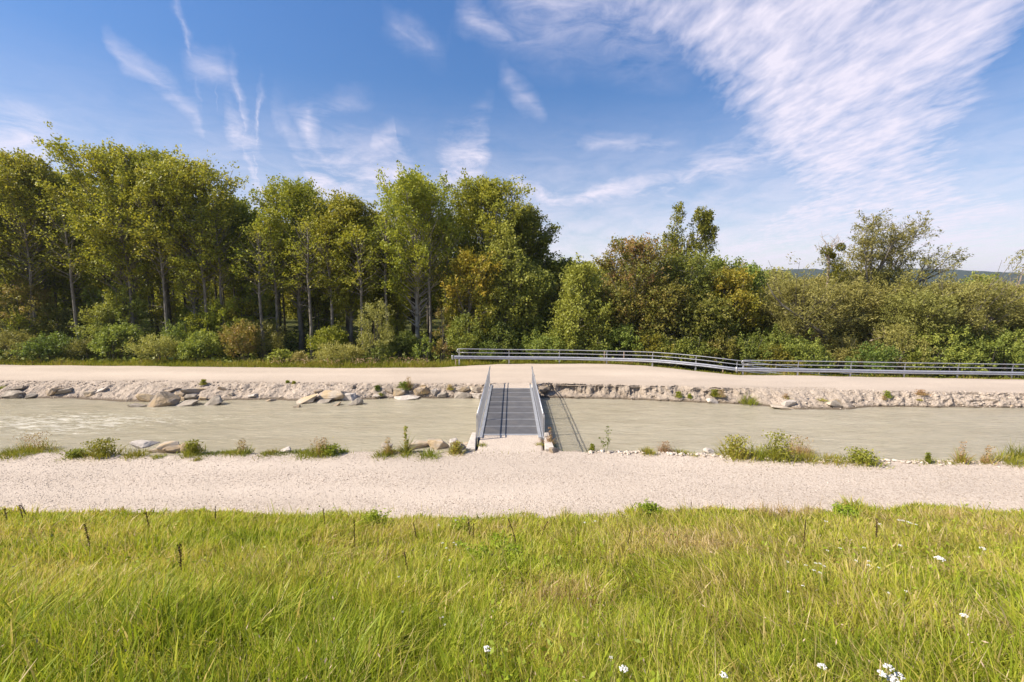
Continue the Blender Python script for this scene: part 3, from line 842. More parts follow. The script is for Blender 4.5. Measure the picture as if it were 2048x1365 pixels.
# mistletoe snag
def snag():
    D = 44.; u0, vb = 1655, 560; base = ony(u0, vb, D); bz = float(floor_z(np.array([base[0]]), np.array([D]))[0]); s = D / F
    zz = lambda v: ony(u0, v, D)[2] - bz
    e = empty('dead_tree', (base[0], D, bz), 'bare dead tree top hung with yellow-green mistletoe balls', 'tree')
    mb = MB(); r = np.random.RandomState(4)
    mb.tube([(.2, 0, -.8), (.1, 0, zz(600)), (0, 0, zz(530)), (-.1, 0, zz(505))], [.2, .16, .12, .09], 8)
    tips = [(-20, 470), (-12, 478), (2, 476), (8, 482), (15, 488), (22, 480), (-26, 492), (10, 470)]
    for du, vt in tips:
        mb.tube([(-.1, 0, zz(520)), (du * s * .4, r.normal() * .2, zz(500)), (du * s * .75 + r.normal() * .1, r.normal() * .3, zz((500 + vt) / 2)), (du * s, r.normal() * .3, zz(vt))], [.06, .045, .03, .012], 5, False)
        for _ in range(3):
            t = r.uniform(.4, .9); q = np.array([du * s * t, 0, zz(510 + (vt - 510) * t)])
            mb.tube([q, q + np.array([r.normal() * .4, r.normal() * .3, r.uniform(.2, .7)])], [.018, .006], 4, False)
    mb.build('trunk', M['deadwood'], e, smooth_=True)
    for du, v, rad in [(-10, 503, .55), (18, 495, .42), (4, 512, .3), (14, 527, .6), (4, 538, .75), (22, 545, .7), (6, 558, .6), (28, 566, .5)]:
        rr_ = np.random.RandomState(int(v)); n = 420
        P = rr_.normal(size=(n, 3)); P /= np.linalg.norm(P, axis=1)[:, None]; P *= (rad * rr_.uniform(.2, 1, n) ** .5)[:, None]
        c = np.array([du * s, -.2, zz(v)])
        V, T = leaf_quads(P + c, .18, .07, .5 + rr_.normal(size=n) * .2, rr_, .3)
        obj('mistletoe', crown_mesh('mistletoe', V, T), M['mistle'], e)
snag()

def bare_tree(u0, vb, D, tips, label, seed, mat='deadwood'):
    base = ony(u0, vb, D); bz = float(floor_z(np.array([base[0]]), np.array([D]))[0]); s = D / F
    zz = lambda v: ony(u0, v, D)[2] - bz
    e = empty('bare_tree', (base[0], D, bz), label, 'tree')
    mb = MB(); r = np.random.RandomState(seed)
    mb.tube([(0, 0, -.8), (0, 0, zz(vb))], [.16, .1], 7)
    for du, vt in tips:
        q0 = np.array([0, 0, zz(vb) * r.uniform(.75, 1)]); q3 = np.array([du * s, r.normal() * .5, zz(vt)])
        q1 = q0 + (q3 - q0) * np.array([.25, .3, .4]); q2 = q0 + (q3 - q0) * np.array([.65, .7, .75])
        mb.tube([q0, q1, q2, q3], [.06, .045, .028, .01], 5, False)
        for _ in range(7):
            t = r.uniform(.35, .95); q = q0 + (q3 - q0) * t
            mb.tube([q, q + np.array([np.sign(du) * .2 + r.normal() * .5, r.normal() * .4, r.uniform(.2, .9)])], [.016, .005], 3, False)
    mb.build('trunk', M[mat], e, smooth_=True)
bare_tree(2028, 600, 42.5, [(-45, 570), (-30, 562), (-18, 550), (-5, 540), (6, 548), (18, 538), (30, 552), (-38, 585), (35, 570)], 'bare pale-branched dead tree at the right picture edge', 8)
# dark leaning limb and two broken boughs among the willows
def limb(pts_uv, D, rads, label, mat):
    P = [ony(u, v, D) for u, v in pts_uv]; b = P[0].copy()
    mb = MB(); mb.tube([q - b for q in P], rads, 7); r = np.random.RandomState(int(pts_uv[0][0]))
    for i in range(8):
        t = r.uniform(.3, 1) * (len(P) - 1); i0 = min(int(t), len(P) - 2); q = P[i0] + (P[i0 + 1] - P[i0]) * (t - i0) - b
        mb.tube([q, q + np.array([-.2 + r.normal() * .3, r.normal() * .3, r.uniform(.3, 1.0)])], [.022, .006], 4, False)
    o = mb.build('fallen_bough', M[mat], None, b, True); tag(o, label, 'bough')
limb([(1652, 680), (1640, 664), (1602, 636), (1566, 612), (1546, 590), (1534, 566)], 40.2, [.17, .15, .12, .08, .05, .02], 'dark bough leaning out to the left from the grey-green willow', 'barkdark')
limb([(1940, 690), (1955, 672), (1978, 645), (1988, 636)], 40.6, [.07, .06, .05, .03], 'pale broken bough slanting up in front of the widest willow', 'deadwood')
limb([(1740, 682), (1762, 675), (1775, 673)], 40.0, [.05, .04, .02], 'short pale bough poking sideways from the low willow', 'deadwood')

# ------------------------------------------------------------------ shrubs along the wood's foot
SB = dict(n=150, lps=32)
shrubs = [
 (20, 640, 60, 39.6, 'willow', .5, 'low grey-green bush at the far left picture edge'),
 (30, 515, 75, 42, 'brown', .55, 'tall tan-leaved bush at the far left below the poplars'),
 (95, 665, 48, 39.2, 'ash', .35, 'dull green bush between the left edge and the dark gap'),
 (120, 600, 60, 43, 'brown', .25, 'olive bush in shade behind the low left bushes'),
 (165, 672, 36, 39.8, 'willow', .3, 'small dark bush left of the light-green bush'),
 (215, 645, 42, 40, 'ash', .62, 'light-green leafy bush left of the round pale bush'),
 (225, 555, 60, 42.6, 'ash', .75, 'high bright-green bush in front of the tallest poplar trunk'),
 (316, 670, 46, 38.9, 'willow', .62, 'rounded pale-green bush in the front row of the left wood'),
 (392, 662, 40, 39.2, 'ash', .66, 'feathery green bush right of the round pale bush'),
 (372, 618, 46, 42, 'ash', .45, 'mid-green bush behind the round pale bush'),
 (485, 642, 32, 39.6, 'brown', .6, 'reddish-topped bush right of the feathery green bush'),
 (520, 640, 46, 41, 'willow', .2, 'dark olive bush behind the reddish-topped bush'),
 (563, 690, 26, 37.9, 'ash', .85, 'small lemon-green plant on the verge before the dark wood'),
 (600, 694, 18, 37.9, 'willow', .8, 'pale slender plant right of the lemon-green plant'),
 (440, 590, 44, 43, 'poplar', .5, 'shaded bush under the dip in the treetops'),
 (690, 688, 42, 38.6, 'willow', .66, 'pale grey-green low bush left of the tall dry bush'),
 (748, 608, 32, 39.5, 'willow', .72, 'tall dry-looking pale bush in the middle of the left wood edge'),
 (752, 690, 26, 38.3, 'ash', .3, 'small dark green bush at the foot of the tall dry bush'),
 (660, 640, 40, 42, 'poplar', .5, 'green bush at the foot of the olive poplar'),
 (800, 655, 38, 41, 'ash', .28, 'dark bush between the tall dry bush and the pale trunk'),
 (850, 666, 26, 39, 'ash', .72, 'yellow-green bush below the pale poplar trunk'),
 (888, 598, 26, 41.5, 'brown', .58, 'slim brown bush left of the ochre-topped tree'),
 (882, 668, 24, 39, 'brown', .7, 'low brown bush left of the guard rail end'),
 (925, 640, 34, 39.6, 'ash', .6, 'green bush behind the left end of the guard rail'),
 (1000, 650, 40, 41, 'ash', .3, 'dark green bush below the tall ash'),
 (975, 690, 30, 39.4, 'ash', .45, 'low green bush behind the first guard rail bay'),
 (1080, 672, 34, 40, 'ash', .6, 'leafy green bush right of the bridge behind the guard rail'),
 (1125, 670, 30, 40, 'ash', .75, 'bright bush in the dark gap behind the guard rail'),
 (1195, 660, 36, 40, 'ash', .45, 'green bush at the foot of the bright pointed tree'),
 (1245, 640, 34, 40.2, 'ash', .66, 'leafy ash-like bush left of the reddish tree trunk'),
 (1300, 655, 40, 40, 'yellow', .3, 'yellowish bush under the reddish tree'),
 (1350, 668, 34, 39.6, 'ash', .6, 'green bush where the guard rail bends'),
 (1390, 650, 40, 39.8, 'ash', .5, 'round green bush under the grey-green tree'),
 (1440, 655, 40, 39.6, 'brown', .4, 'brownish bush behind the guard rail bend'),
 (1495, 660, 44, 39.0, 'ash', .42, 'large green bush where the two guard rails meet'),
 (1555, 690, 44, 38.0, 'yellow', .34, 'lime-yellow bush behind the second guard rail'),
 (1560, 650, 50, 40.0, 'ash', .62, 'green bush below the dark leaning bough'),
 (1630, 690, 44, 38.5, 'ash', .68, 'yellow-green bush right of the lime-yellow bush'),
 (1700, 660, 50, 40, 'willow', .5, 'grey-green bush behind the second guard rail'),
 (1740, 695, 36, 38.4, 'ash', .3, 'dark low bush in the shade behind the second rail'),
 (1790, 650, 50, 40, 'willow', .6, 'pale willow bush left of the widest dome'),
 (1860, 680, 46, 39, 'ash', .7, 'yellow-green low bush below the widest dome'),
 (1920, 650, 50, 40, 'ash', .5, 'green bush in front of the widest dome'),
 (1985, 670, 46, 39, 'ash', .62, 'green bush near the right edge behind the rail'),
 (2040, 655, 46, 39, 'ash', .72, 'bright green bush at the right picture edge'),
 (2110, 650, 60, 39, 'willow', .5, 'bush just outside the right picture edge'),
 (-70, 640, 60, 40, 'willow', .5, 'bush just outside the left picture edge'),
 (-190, 620, 70, 41, 'ash', .5, 'larger bush beyond the left picture edge'),
]
for u, vt, hw, D, mt, ti, lab in shrubs:
    kw = dict(SB)
    if hw < 30: kw.update(n=50, lps=18, spl=.4, srad=.12)
    if hw >= 50: kw.update(n=240)
    if mt == 'willow': kw.update(L=.19, W=.06)
    shrub_at(u, vt, hw, D, lab, mt, tint=ti, **kw)

# fill trees behind the right thicket
fl = []
fo = []
fsp = []
for D in (50, 57, 66, 76):
    xa = (1110 - 1024) / F * D; xb = (2400 - 1024) / F * D; n = int((xb - xa) / 4.6)
    for j in range(n): fsp.append((xa + (xb - xa) * (j + rr.uniform(0, 1)) / n, D + rr.uniform(-2, 2)))
for i in range(4):
    fl.append(gen_tree(nseed(), 8.4 + .4 * i, 1.0, 2.8, PF_round, n1=40, lpb=8, lps=18, L=.28, W=.15, tr=.1, tint=.5, lowdead=0, spl=1.0))
for k, (x, y) in enumerate(fsp):
    s = rr.uniform(.82, 1.0) * np.interp(x / y, [.09, .2, .45, .6, 1.2], [.95, 1.0, .92, .74, .76]); w = rr.uniform(.9, 1.2)
    z = float(floor_z(np.array([x]), np.array([y]))[0])
    if k < 4:
        e = place(fl[k], 'thicket_tree', (x, y, z), 'rounded green tree standing in the rows behind the right thicket', 'tree', M['ash'] if k % 2 else M['willow'], M['barkdark'], 'trees behind the right thicket')
        e.scale = (w, w, s); fo.append(e)
    else: dup(fo[k % 4], (x, y, z), rr.uniform(0, 6.28), (w, w, s))

# ------------------------------------------------------------------ blades
def blades(X, Y, Z, h, w, lx, ly, tint, rng, seg=3, curl=.5):
    n = len(X)
    az = rng.uniform(0, 2 * pi, n)
    bx = np.cos(az); by = np.sin(az)
    out = []
    for k in range(seg + 1):
        s = k / seg
        cx = X + lx * h * (s * (1 - curl) + curl * s * s); cy = Y + ly * h * (s * (1 - curl) + curl * s * s)
        l2 = np.minimum(lx * lx + ly * ly, .9)
        cz = Z + h * np.sqrt(1 - .55 * l2) * (s - .12 * curl * s * s * np.sqrt(l2) * 3)
        ww = w * (1 - .92 * s ** 1.6) * .5
        out.append(np.stack([cx - bx * ww, cy - by * ww, cz], -1)); out.append(np.stack([cx + bx * ww, cy + by * ww, cz], -1))
    V = np.stack(out, 1)
    k = 2 * (seg + 1)
    base = (np.arange(n) * k)[:, None]
    FA = np.concatenate([base + np.array([2 * i, 2 * i + 1, 2 * i + 3, 2 * i + 2])[None] for i in range(seg)], 0)
    return V.reshape(-1, 3), FA, np.repeat(tint, k)

def patch(u, v): return hit_meadow(u, v)
# ---- meadow grass
def meadow_grass():
    r = np.random.RandomState(11)
    N = 330000
    yy = np.exp(r.uniform(math.log(1.6), math.log(13.2), N * 2))
    hw = 1.25 * yy + 3.0
    xx = r.uniform(-1, 1, N * 2) * 18.5
    keep = (np.abs(xx) < hw)
    xx = xx[keep][:N]; yy = yy[keep][:N]
    e = near_edge(xx) + (fbm(xx * 2.2, 0 * xx, 101) - .5) * .5
    k = yy < e; xx = xx[k]; yy = yy[k]; e = e[k]
    z = meadow_z(xx, yy)
    pt = fbm(xx * .55, yy * .55, 103); pt2 = fbm(xx * 1.6, yy * 1.6, 105); cl = vnoise(xx * 5, yy * 5, 107)
    left = smooth(0, -4, xx)
    near = smooth(8, 4, yy)
    h = .10 + .24 * pt + .15 * pt2 + .06 * near + .10 * left * near
    h *= r.uniform(.55, 1.25, len(xx)) * np.clip(.5 + (e - yy) * .55, .5, 1)
    h += .22 * smooth(.6, .8, fbm(xx * 1.4, yy * 1.4, 149)) * smooth(1.8, .4, e - yy) * r.uniform(.3, 1, len(xx))
    tall = r.uniform(size=len(xx)) < .02; h[tall] *= 1.5
    dist = np.sqrt(yy ** 2 + xx ** 2)
    w = (.0075 + .0012 * dist) * r.uniform(.5, 1.7, len(xx))
    broad = (r.uniform(size=len(xx)) < .10 * left * near + .02); w[broad] *= 2.2; h[broad] *= 1.1
    wind = -.38 * smooth(-1, 4, xx) + .12 * left
    ang = fbm(xx * .9, yy * .9, 109) * 12
    lx = wind + .28 * np.cos(ang) + r.normal(size=len(xx)) * .42; ly = -.05 + .25 * np.sin(ang) + r.normal(size=len(xx)) * .4
    tint = .33 - (pt - .5) * .25 + (fbm(xx * 1.1, yy * 1.2, 145) - .5) * .6 + (pt2 - .5) * .35 + r.normal(size=len(xx)) * .17 + .18 * (1 - near) + .07 * smooth(0, 5, xx)
    straw = r.uniform(size=len(xx)) < .09 + .25 * smooth(.5, .75, fbm(xx * .8, yy * 1.1, 147)) + .10 * (1 - near) + .05 * smooth(0, 4, xx); tint[straw] = r.uniform(.6, 1.0, straw.sum())
    for u, v, rad, a in [(1130, 1215, .55, .35), (1400, 1095, 1.6, .18), (1540, 1020, .9, .4), (20, 1085, 1.2, .2), (1820, 1260, .8, .15), (600, 1150, 1.2, .12), (900, 1060, 1.5, .1), (1080, 1320, .4, .25), (1960, 1060, 1.5, .15)]:
        c = patch(u, v); g = np.exp(-((xx - c[0]) ** 2 + ((yy - c[1]) * 1.3) ** 2) / rad ** 2); tint += a * g
    for u, v, rad, a in [(440, 1092, .9, .35), (1035, 1110, .5, .3), (200, 1290, 1.2, .1)]:
        c = patch(u, v); g = np.exp(-((xx - c[0]) ** 2 + ((yy - c[1]) * 1.8) ** 2) / rad ** 2); tint -= a * g
    V, FA, T = blades(xx, yy, z - .02, h, w, lx, ly, np.clip(tint, 0, 1), r)
    o = obj('meadow_grass', mesh_np('meadow_grass', V, FA, {'tint': T}), M['grass'])
    tag(o, 'long yellow-green meadow grass covering the slope in the foreground', 'grass', kind='stuff')
    # seed heads and thin stalks
    n = 5200
    yy = np.exp(r.uniform(math.log(2.2), math.log(12.6), n)); xx = r.uniform(-1, 1, n) * (1.2 * yy + 2)
    z = meadow_z(xx, yy); hh = r.uniform(.35, .62, n) * np.clip(.6 + (near_edge(xx) - yy) * .4, .4, 1)
    V, FA, T = blades(xx, yy, z, hh, np.full(n, .006) + .0006 * yy, -.2 * smooth(0, 4, xx) + r.normal(size=n) * .2, r.normal(size=n) * .2, r.uniform(.62, 1, n), r, 3, .4)
    o = obj('meadow_stalks', mesh_np('meadow_stalks', V, FA, {'tint': T}), M['grass'])
    tag(o, 'thin straw-coloured grass stalks scattered through the foreground meadow', 'grass', kind='stuff')
meadow_grass()
def meadow_extras():
    r = np.random.RandomState(19)
    # rusty dry stems in a few patches
    X = []; Y = []
    for u, v, rad, n in [(1130, 1215, .42, 420), (1120, 1330, .3, 160), (1400, 1095, 1.0, 260), (1540, 1022, .7, 260), (20, 1100, .8, 200), (1440, 1270, .4, 120), (700, 1140, .8, 140), (1900, 1050, 1.0, 160)]:
        c = patch(u, v); X.append(c[0] + r.normal(size=n) * rad); Y.append(c[1] + r.normal(size=n) * rad * .6)
    X = np.concatenate(X); Y = np.concatenate(Y); k = Y < near_edge(X); X, Y = X[k], Y[k]; n = len(X)
    V, FA, T = blades(X, Y, meadow_z(X, Y), r.uniform(.22, .5, n), .004 + .0009 * Y, -.15 + r.normal(size=n) * .3, r.normal(size=n) * .3, np.clip(.86 + r.normal(size=n) * .06, 0, 1), r, 3, .5)
    o = obj('dry_stems', mesh_np('dry_stems', V, FA, {'tint': T}), M['tuft']); tag(o, 'rusty dry stems in patches among the green meadow grass', 'dry grass', kind='stuff')
    # broad leaves low among the blades
    n = 9000; Y = np.exp(r.uniform(math.log(2.4), math.log(12.4), n)); X = r.uniform(-1, 1, n) * (1.2 * Y + 2)
    k = (fbm(X * .9, Y * .9, 161) > .54) & (Y < near_edge(X) - .1); X, Y = X[k], Y[k]; n = len(X)
    P = np.stack([X, Y, meadow_z(X, Y) + r.uniform(.12, .34, n)], -1)
    V, T = leaf_quads(P, .085, .035, .24 + r.normal(size=n) * .1, r, .9)
    o = obj('meadow_leaves', crown_mesh('meadow_leaves', V, T), M['grass']); tag(o, 'broad weed leaves mixed into the foreground meadow', 'weeds', kind='stuff')
    # brown plantain-like heads
    n = 420; Y = np.exp(r.uniform(math.log(2.6), math.log(9), n)); X = r.uniform(-1, 1, n) * (1.15 * Y + 1)
    P = np.stack([X, Y, meadow_z(X, Y) + r.uniform(.3, .45, n)], -1)
    V, T = leaf_quads(P, .045, .013, np.full(n, .5), r, -.2, np.broadcast_to(np.array([-.2, 0, 1.]), (n, 3)))
    o = obj('seed_heads', crown_mesh('seed_heads', V, T), M['stake']); tag(o, 'small brown seed heads dotted over the foreground meadow', 'seed heads', kind='stuff')
meadow_extras()

# ---- verge plants along the far path
def verge():
    r = np.random.RandomState(13)
    n = 42000
    xx = r.uniform(-52, 52, n); e = far_edge(xx)
    dd = r.uniform(0, 1, n) ** 1.2 * np.interp(xx, [-5, -3, 8, 52], [3.0, 2.0, 2.2, 2.6])
    yy = e + .05 + dd - (fbm(xx * 1.2, 0 * xx, 121) - .5) * .5 * (xx < -4)
    z = floor_z(xx, yy)
    cl = fbm(xx * .9, yy * .9, 123)
    h = (.16 + .55 * cl * smooth(0, 1.2, dd) + .1 * cl) * r.uniform(.5, 1.3, n) * np.where(xx > -4, .8, 1)
    tint = .38 + (cl - .5) * .7 + r.normal(size=n) * .16
    V, FA, T = blades(xx, yy, z - .02, h, r.uniform(.02, .05, n), r.normal(size=n) * .35, r.normal(size=n) * .3, np.clip(tint, 0, 1), r, 2)
    o = obj('verge_grass', mesh_np('verge_grass', V, FA, {'tint': T}), M['tuft'])
    tag(o, 'rough grass and weeds along the far edge of the far gravel path', 'grass', kind='stuff')
    # woodland ground cover
    n = 16000
    yy = r.uniform(38, 64, n); xx = r.uniform(-62, 62, n); z = floor_z(xx, yy)
    P = np.stack([xx, yy, z + r.uniform(.0, .55, n)], -1)
    V, T = leaf_quads(P, .42, .3, .45 + (fbm(xx * .4, yy * .4, 125) - .5) * .8 + r.normal(size=n) * .12, r, 1.2)
    o = obj('woodland_plants', crown_mesh('woodland_plants', V, T), M['ash'])
    tag(o, 'low leafy ground cover on the floor of the wood', 'undergrowth', kind='stuff')
    # pale flower heads in the verge
    n = 900
    us = r.uniform(540, 900, n); xx = (us - 1024) / F * 37.3 + 0; e = far_edge(xx); yy = e + r.uniform(.2, 1.4, n); z = floor_z(xx, yy) + r.uniform(.3, .75, n)
    cl = fbm(xx * 1.4, yy, 127); k = cl > .5
    P = np.stack([xx, yy, z], -1)[k]
    V, T = leaf_quads(P, .10, .09, np.full(len(P), .95), r, .8)
    o = obj('verge_flowers', crown_mesh('verge_flowers', V, T), M['tuft'])
    tag(o, 'pale pinkish seed heads among the verge weeds left of the guard rail', 'wildflowers', kind='stuff')
verge()
def bank_growth():
    r = np.random.RandomState(17); n = 26000
    xx = r.uniform(-24, 24, n); c = near_crest(xx); yy = c + r.normal(size=n) * .17 - .02
    m_ = smooth(.50, .68, fbm(xx * .9, 0 * xx, 151) + .10 * (xx < -1)) * (np.abs(xx - BXC) > 1.9); k = r.uniform(size=n) < m_ * .9 + .02
    k &= (xx < BXC) | (r.uniform(size=n) < .35)
    xx, yy = xx[k], yy[k]; z = near_bank_z(xx, yy)
    h = r.uniform(.05, .2, len(xx)) * (.5 + fbm(xx * 2, yy * 2, 153)); tt = .3 + (fbm(xx * 1.3, yy * 1.3, 155) - .5) * .9 + r.normal(size=len(xx)) * .16
    V, FA, T = blades(xx, yy, z - .01, h, r.uniform(.010, .022, len(xx)), r.normal(size=len(xx)) * .5, r.normal(size=len(xx)) * .45, np.clip(tt, 0, 1), r, 2)
    o = obj('bank_grass', mesh_np('bank_grass', V, FA, {'tint': T}), M['tuft']); tag(o, 'low ragged grass and weeds along the rim of the near bank', 'grass', kind='stuff')
BXC = -.07
bank_growth()

# ------------------------------------------------------------------ rocks
import bmesh
def rock_mesh(seed, sx, sy, sz, pts=13, name='rock', apex=None):
    r = np.random.RandomState(seed)
    P = r.uniform(-1, 1, (pts, 3)); P /= np.maximum(1, (np.abs(P) ** 3).sum(1) ** (1 / 3.))[:, None] * .9 + .1
    P = np.concatenate([P, r.uniform(-1, 1, (5, 3)) * np.array([1, 1, .9])])
    if apex is not None:
        P[:, 2] = np.minimum(P[:, 2], .25); P = np.concatenate([P, [[apex, -.3, 1.05], [apex + .2, .4, .95], [-.95, -.2, -.5], [.95, 0, -.5]]])
    bm = bmesh.new()
    for q in P: bm.verts.new((q[0] * sx, q[1] * sy, q[2] * sz))
    res = bmesh.ops.convex_hull(bm, input=bm.verts)
    bmesh.ops.delete(bm, geom=[g for g in res['geom_interior'] if isinstance(g, bmesh.types.BMVert)], context='VERTS')
    bmesh.ops.dissolve_limit(bm, angle_limit=.25, verts=bm.verts, edges=bm.edges)
    bmesh.ops.bevel(bm, geom=list(bm.edges), offset=min(sx, sy, sz) * .10, segments=2, affect='EDGES', profile=.6)
    bmesh.ops.triangulate(bm, faces=bm.faces)
    bmesh.ops.subdivide_edges(bm, edges=[e for e in bm.edges if e.calc_length() > max(sx, sy) * .18], cuts=2, use_grid_fill=True)
    bmesh.ops.triangulate(bm, faces=bm.faces)
    bm.normal_update()
    CO = np.array([v.co[:] for v in bm.verts]); NO = np.array([v.normal[:] for v in bm.verts])
    f = fbm(CO[:, 0] * 5 / sx + seed, CO[:, 1] * 5 / sy + CO[:, 2] * 4 / sz, 5, 3) - .5
    CO = CO + NO * (f * .13 * min(sx, sy, sz * 2))[:, None]
    for v, c in zip(bm.verts, CO): v.co = c
    me = bpy.data.meshes.new(name); bm.to_mesh(me); bm.free(); return me

def rock_at(u, v, wpx, hpx, zref, mat, label, tilt=(0, 0), yaw=0, group='rocks along the river banks', deep=.75, name='rock'):
    c = onz(u, v + hpx * .5, zref); t = c[1] / .98
    w = wpx * t / F * .5; h = hpx * t / F * .5
    me = rock_mesh(int(u * 7 + v), w * 1.15, max(w * deep, h), h * 1.25, name=name, apex={320: -.05, 424: .5, 710: .4}.get(u))
    o = obj(name, me, M[mat], None, (c[0], c[1] + w * deep * .35, zref + h * .62))
    o.rotation_euler = (tilt[0], tilt[1], yaw); tag(o, label, 'rock', group)
    return o
def fz(u, v):
    # height of the far bank where this pixel meets it
    d = ray(u, v); t = np.linspace(26, 34, 600); X = d[0] * t; Y = d[1] * t; Z = CAMZ + d[2] * t
    g = far_bank_z(X, Y); i = np.argmax(Z <= g); return max(WZ - .05, float(g[i]))
def nz(u, v):
    d = ray(u, v); t = np.linspace(15, 23, 600); X = d[0] * t; Y = d[1] * t; Z = CAMZ + d[2] * t
    g = near_bank_z(X, Y); i = np.argmax(Z <= g); return max(WZ - .05, float(g[i]))

FR = [
 (20, 788, 42, 12, 'rockgrey', 'bluish grey slab at the waterline by the left picture edge', (0, .08)),
 (36, 792, 18, 9, 'rockgrey', 'small grey stone between two slabs at the far left waterline', (0, 0)),
 (58, 791, 22, 11, 'rockgrey', 'rounded grey stone third from the left edge on the far bank', (0, 0)),
 (30, 777, 26, 10, 'rockbrown', 'brownish stone higher on the bank at the far left', (0, -.3)),
 (101, 782, 40, 14, 'rockbrown', 'tilted brown slab on the far bank, first right of the grey stones', (0, -.45)),
 (126, 782, 30, 10, 'rockgrey', 'leaning flat grey slab beside the tilted brown slab', (0, -.25)),
 (178, 785, 22, 11, 'rocktan', 'small tan stone left of a white sliver on the far bank', (0, -.15)),
 (201, 780, 26, 7, 'rockwhite', 'white sliver of stone high on the left far bank', (0, -.25)),
 (290, 793, 34, 16, 'rocktan', 'orange-tan slab behind the big pointed boulder', (0, .1)),
 (320, 798, 54, 32, 'rockbrown', 'big pointed brown boulder standing in the river edge', (0, 0)),
 (273, 812, 40, 6, 'rockgrey', 'long thin grey stone lying in the water left of the pointed boulder', (0, .05)),
 (369, 808, 50, 10, 'rockgrey', 'flat pale slab in the water right of the pointed boulder', (.1, -.2)),
 (424, 803, 38, 18, 'rockgrey', 'dark-backed slanting stone at the water, right of the flat pale slab', (0, -.4)),
 (380, 793, 24, 11, 'rockgrey', 'grey block on the bank behind the flat pale slab', (0, 0)),
 (389, 784, 42, 13, 'rocktan', 'ochre slab lying high on the bank above the grey block', (.1, .15)),
 (358, 789, 24, 14, 'rockbrown', 'brown block wedged right of the pointed boulder', (0, 0)),
 (342, 781, 30, 8, 'rockbrown', 'thin brown slab on top of the rubble above the pointed boulder', (0, -.2)),
 (361, 798, 20, 7, 'rocktan', 'low tan stone at the waterline between boulder and slab', (0, 0)),
 (402, 797, 22, 8, 'rocktan', 'small tan stone left of the slanting stone', (0, 0)),
 (443, 779, 16, 10, 'rockbrown', 'small upright brown stone on the bank crest', (0, .5)),
 (506, 791, 18, 9, 'rockwhite', 'white stone alone on the bare bank', (0, 0)),
 (462, 788, 12, 6, 'rocktan', 'tiny tan stone left of the lone white stone', (0, 0)),
 (541, 801, 22, 6, 'rockbrown', 'dark low stone at the waterline right of the white stone', (0, 0)),
 (606, 802, 60, 12, 'rocktan', 'long tan slab slanting into the water', (.1, -.28)),
 (593, 814, 16, 7, 'rockbrown', 'small dark stone in the water under the long tan slab', (0, -.3)),
 (645, 802, 46, 8, 'rockgrey', 'low grey slab in the water beside the tan block', (0, -.06)),
 (664, 789, 50, 23, 'rocktan', 'thick tan block on the bank above the low grey slab', (0, -.05)),
 (698, 793, 34, 18, 'rockwhite', 'whitish block right of the thick tan block', (0, .1)),
 (710, 805, 30, 14, 'rockgrey', 'sloping grey stone in the water below the whitish block', (0, -.35)),
 (669, 811, 26, 5, 'rockbrown', 'thin dark stone blade sticking out of the water', (0, -.4)),
 (636, 782, 18, 10, 'rockbrown', 'small brown block left of the thick tan block', (0, 0)),
 (706, 773, 11, 7, 'rockbrown', 'small stone on the crest above the whitish block', (0, -.4)),
 (754, 791, 18, 8, 'rockwhite', 'small white stone left of the weedy boulder', (0, 0)),
 (777, 781, 18, 11, 'rockbrown', 'brown stone left of the orange weedy boulder', (0, 0)),
 (795, 782, 30, 18, 'rocktan', 'orange-tan boulder beside the weed clump on the far bank', (0, -.2)),
 (812, 793, 62, 9, 'rockwhite', 'long low white slab at the waterline under the weed clump', (0, -.06)),
 (843, 779, 32, 20, 'rockbrown', 'brown twiggy boulder right of the weed clump', (0, 0)),
 (884, 789, 20, 12, 'rockgrey', 'grey stone halfway between weed clump and bridge', (0, 0)),
 (868, 783, 14, 12, 'rockwhite', 'pointed pale stone right of the brown boulder', (0, 0)),
 (923, 788, 36, 16, 'rockgrey', 'rounded grey boulder at the water left of the bridge', (0, .1)),
 (926, 776, 32, 12, 'rocktan', 'orange-stained flat stone on top of the rounded grey boulder', (0, 0)),
 (953, 791, 34, 13, 'rockwhite', 'white boulder at the water touching the bridge', (0, 0)),
 (952, 777, 32, 12, 'rocktan', 'tan slab on top of the white boulder beside the bridge', (0, .03)),
 (1091, 776, 26, 14, 'rockbrown', 'rounded earthy boulder just right of the bridge on the far bank', (0, 0)),
 (1430, 801, 30, 10, 'rockwhite', 'flat white stone below the scarp at the right', (0, .1)),
 (1579, 805, 28, 14, 'rockwhite', 'pale pointed stone on the pebbly spit', (0, 0)),
 (1573, 815, 60, 6, 'rocktan', 'long thin slab edge at the tip of the pebbly spit', (0, .1)),
 (1672, 803, 34, 15, 'rocktan', 'tan overhanging stone with dark shadow on the pebbly bank', (0, .15)),
 (2026, 812, 12, 7, 'rockbrown', 'small dark stone at the right end of the pebbly bank', (0, 0)),
]
for u, v, w, h, mt, lab, tl in FR:
    rock_at(u, v, w, h, fz(u, v + h * .5), mt, lab, (tl[0], tl[1]))
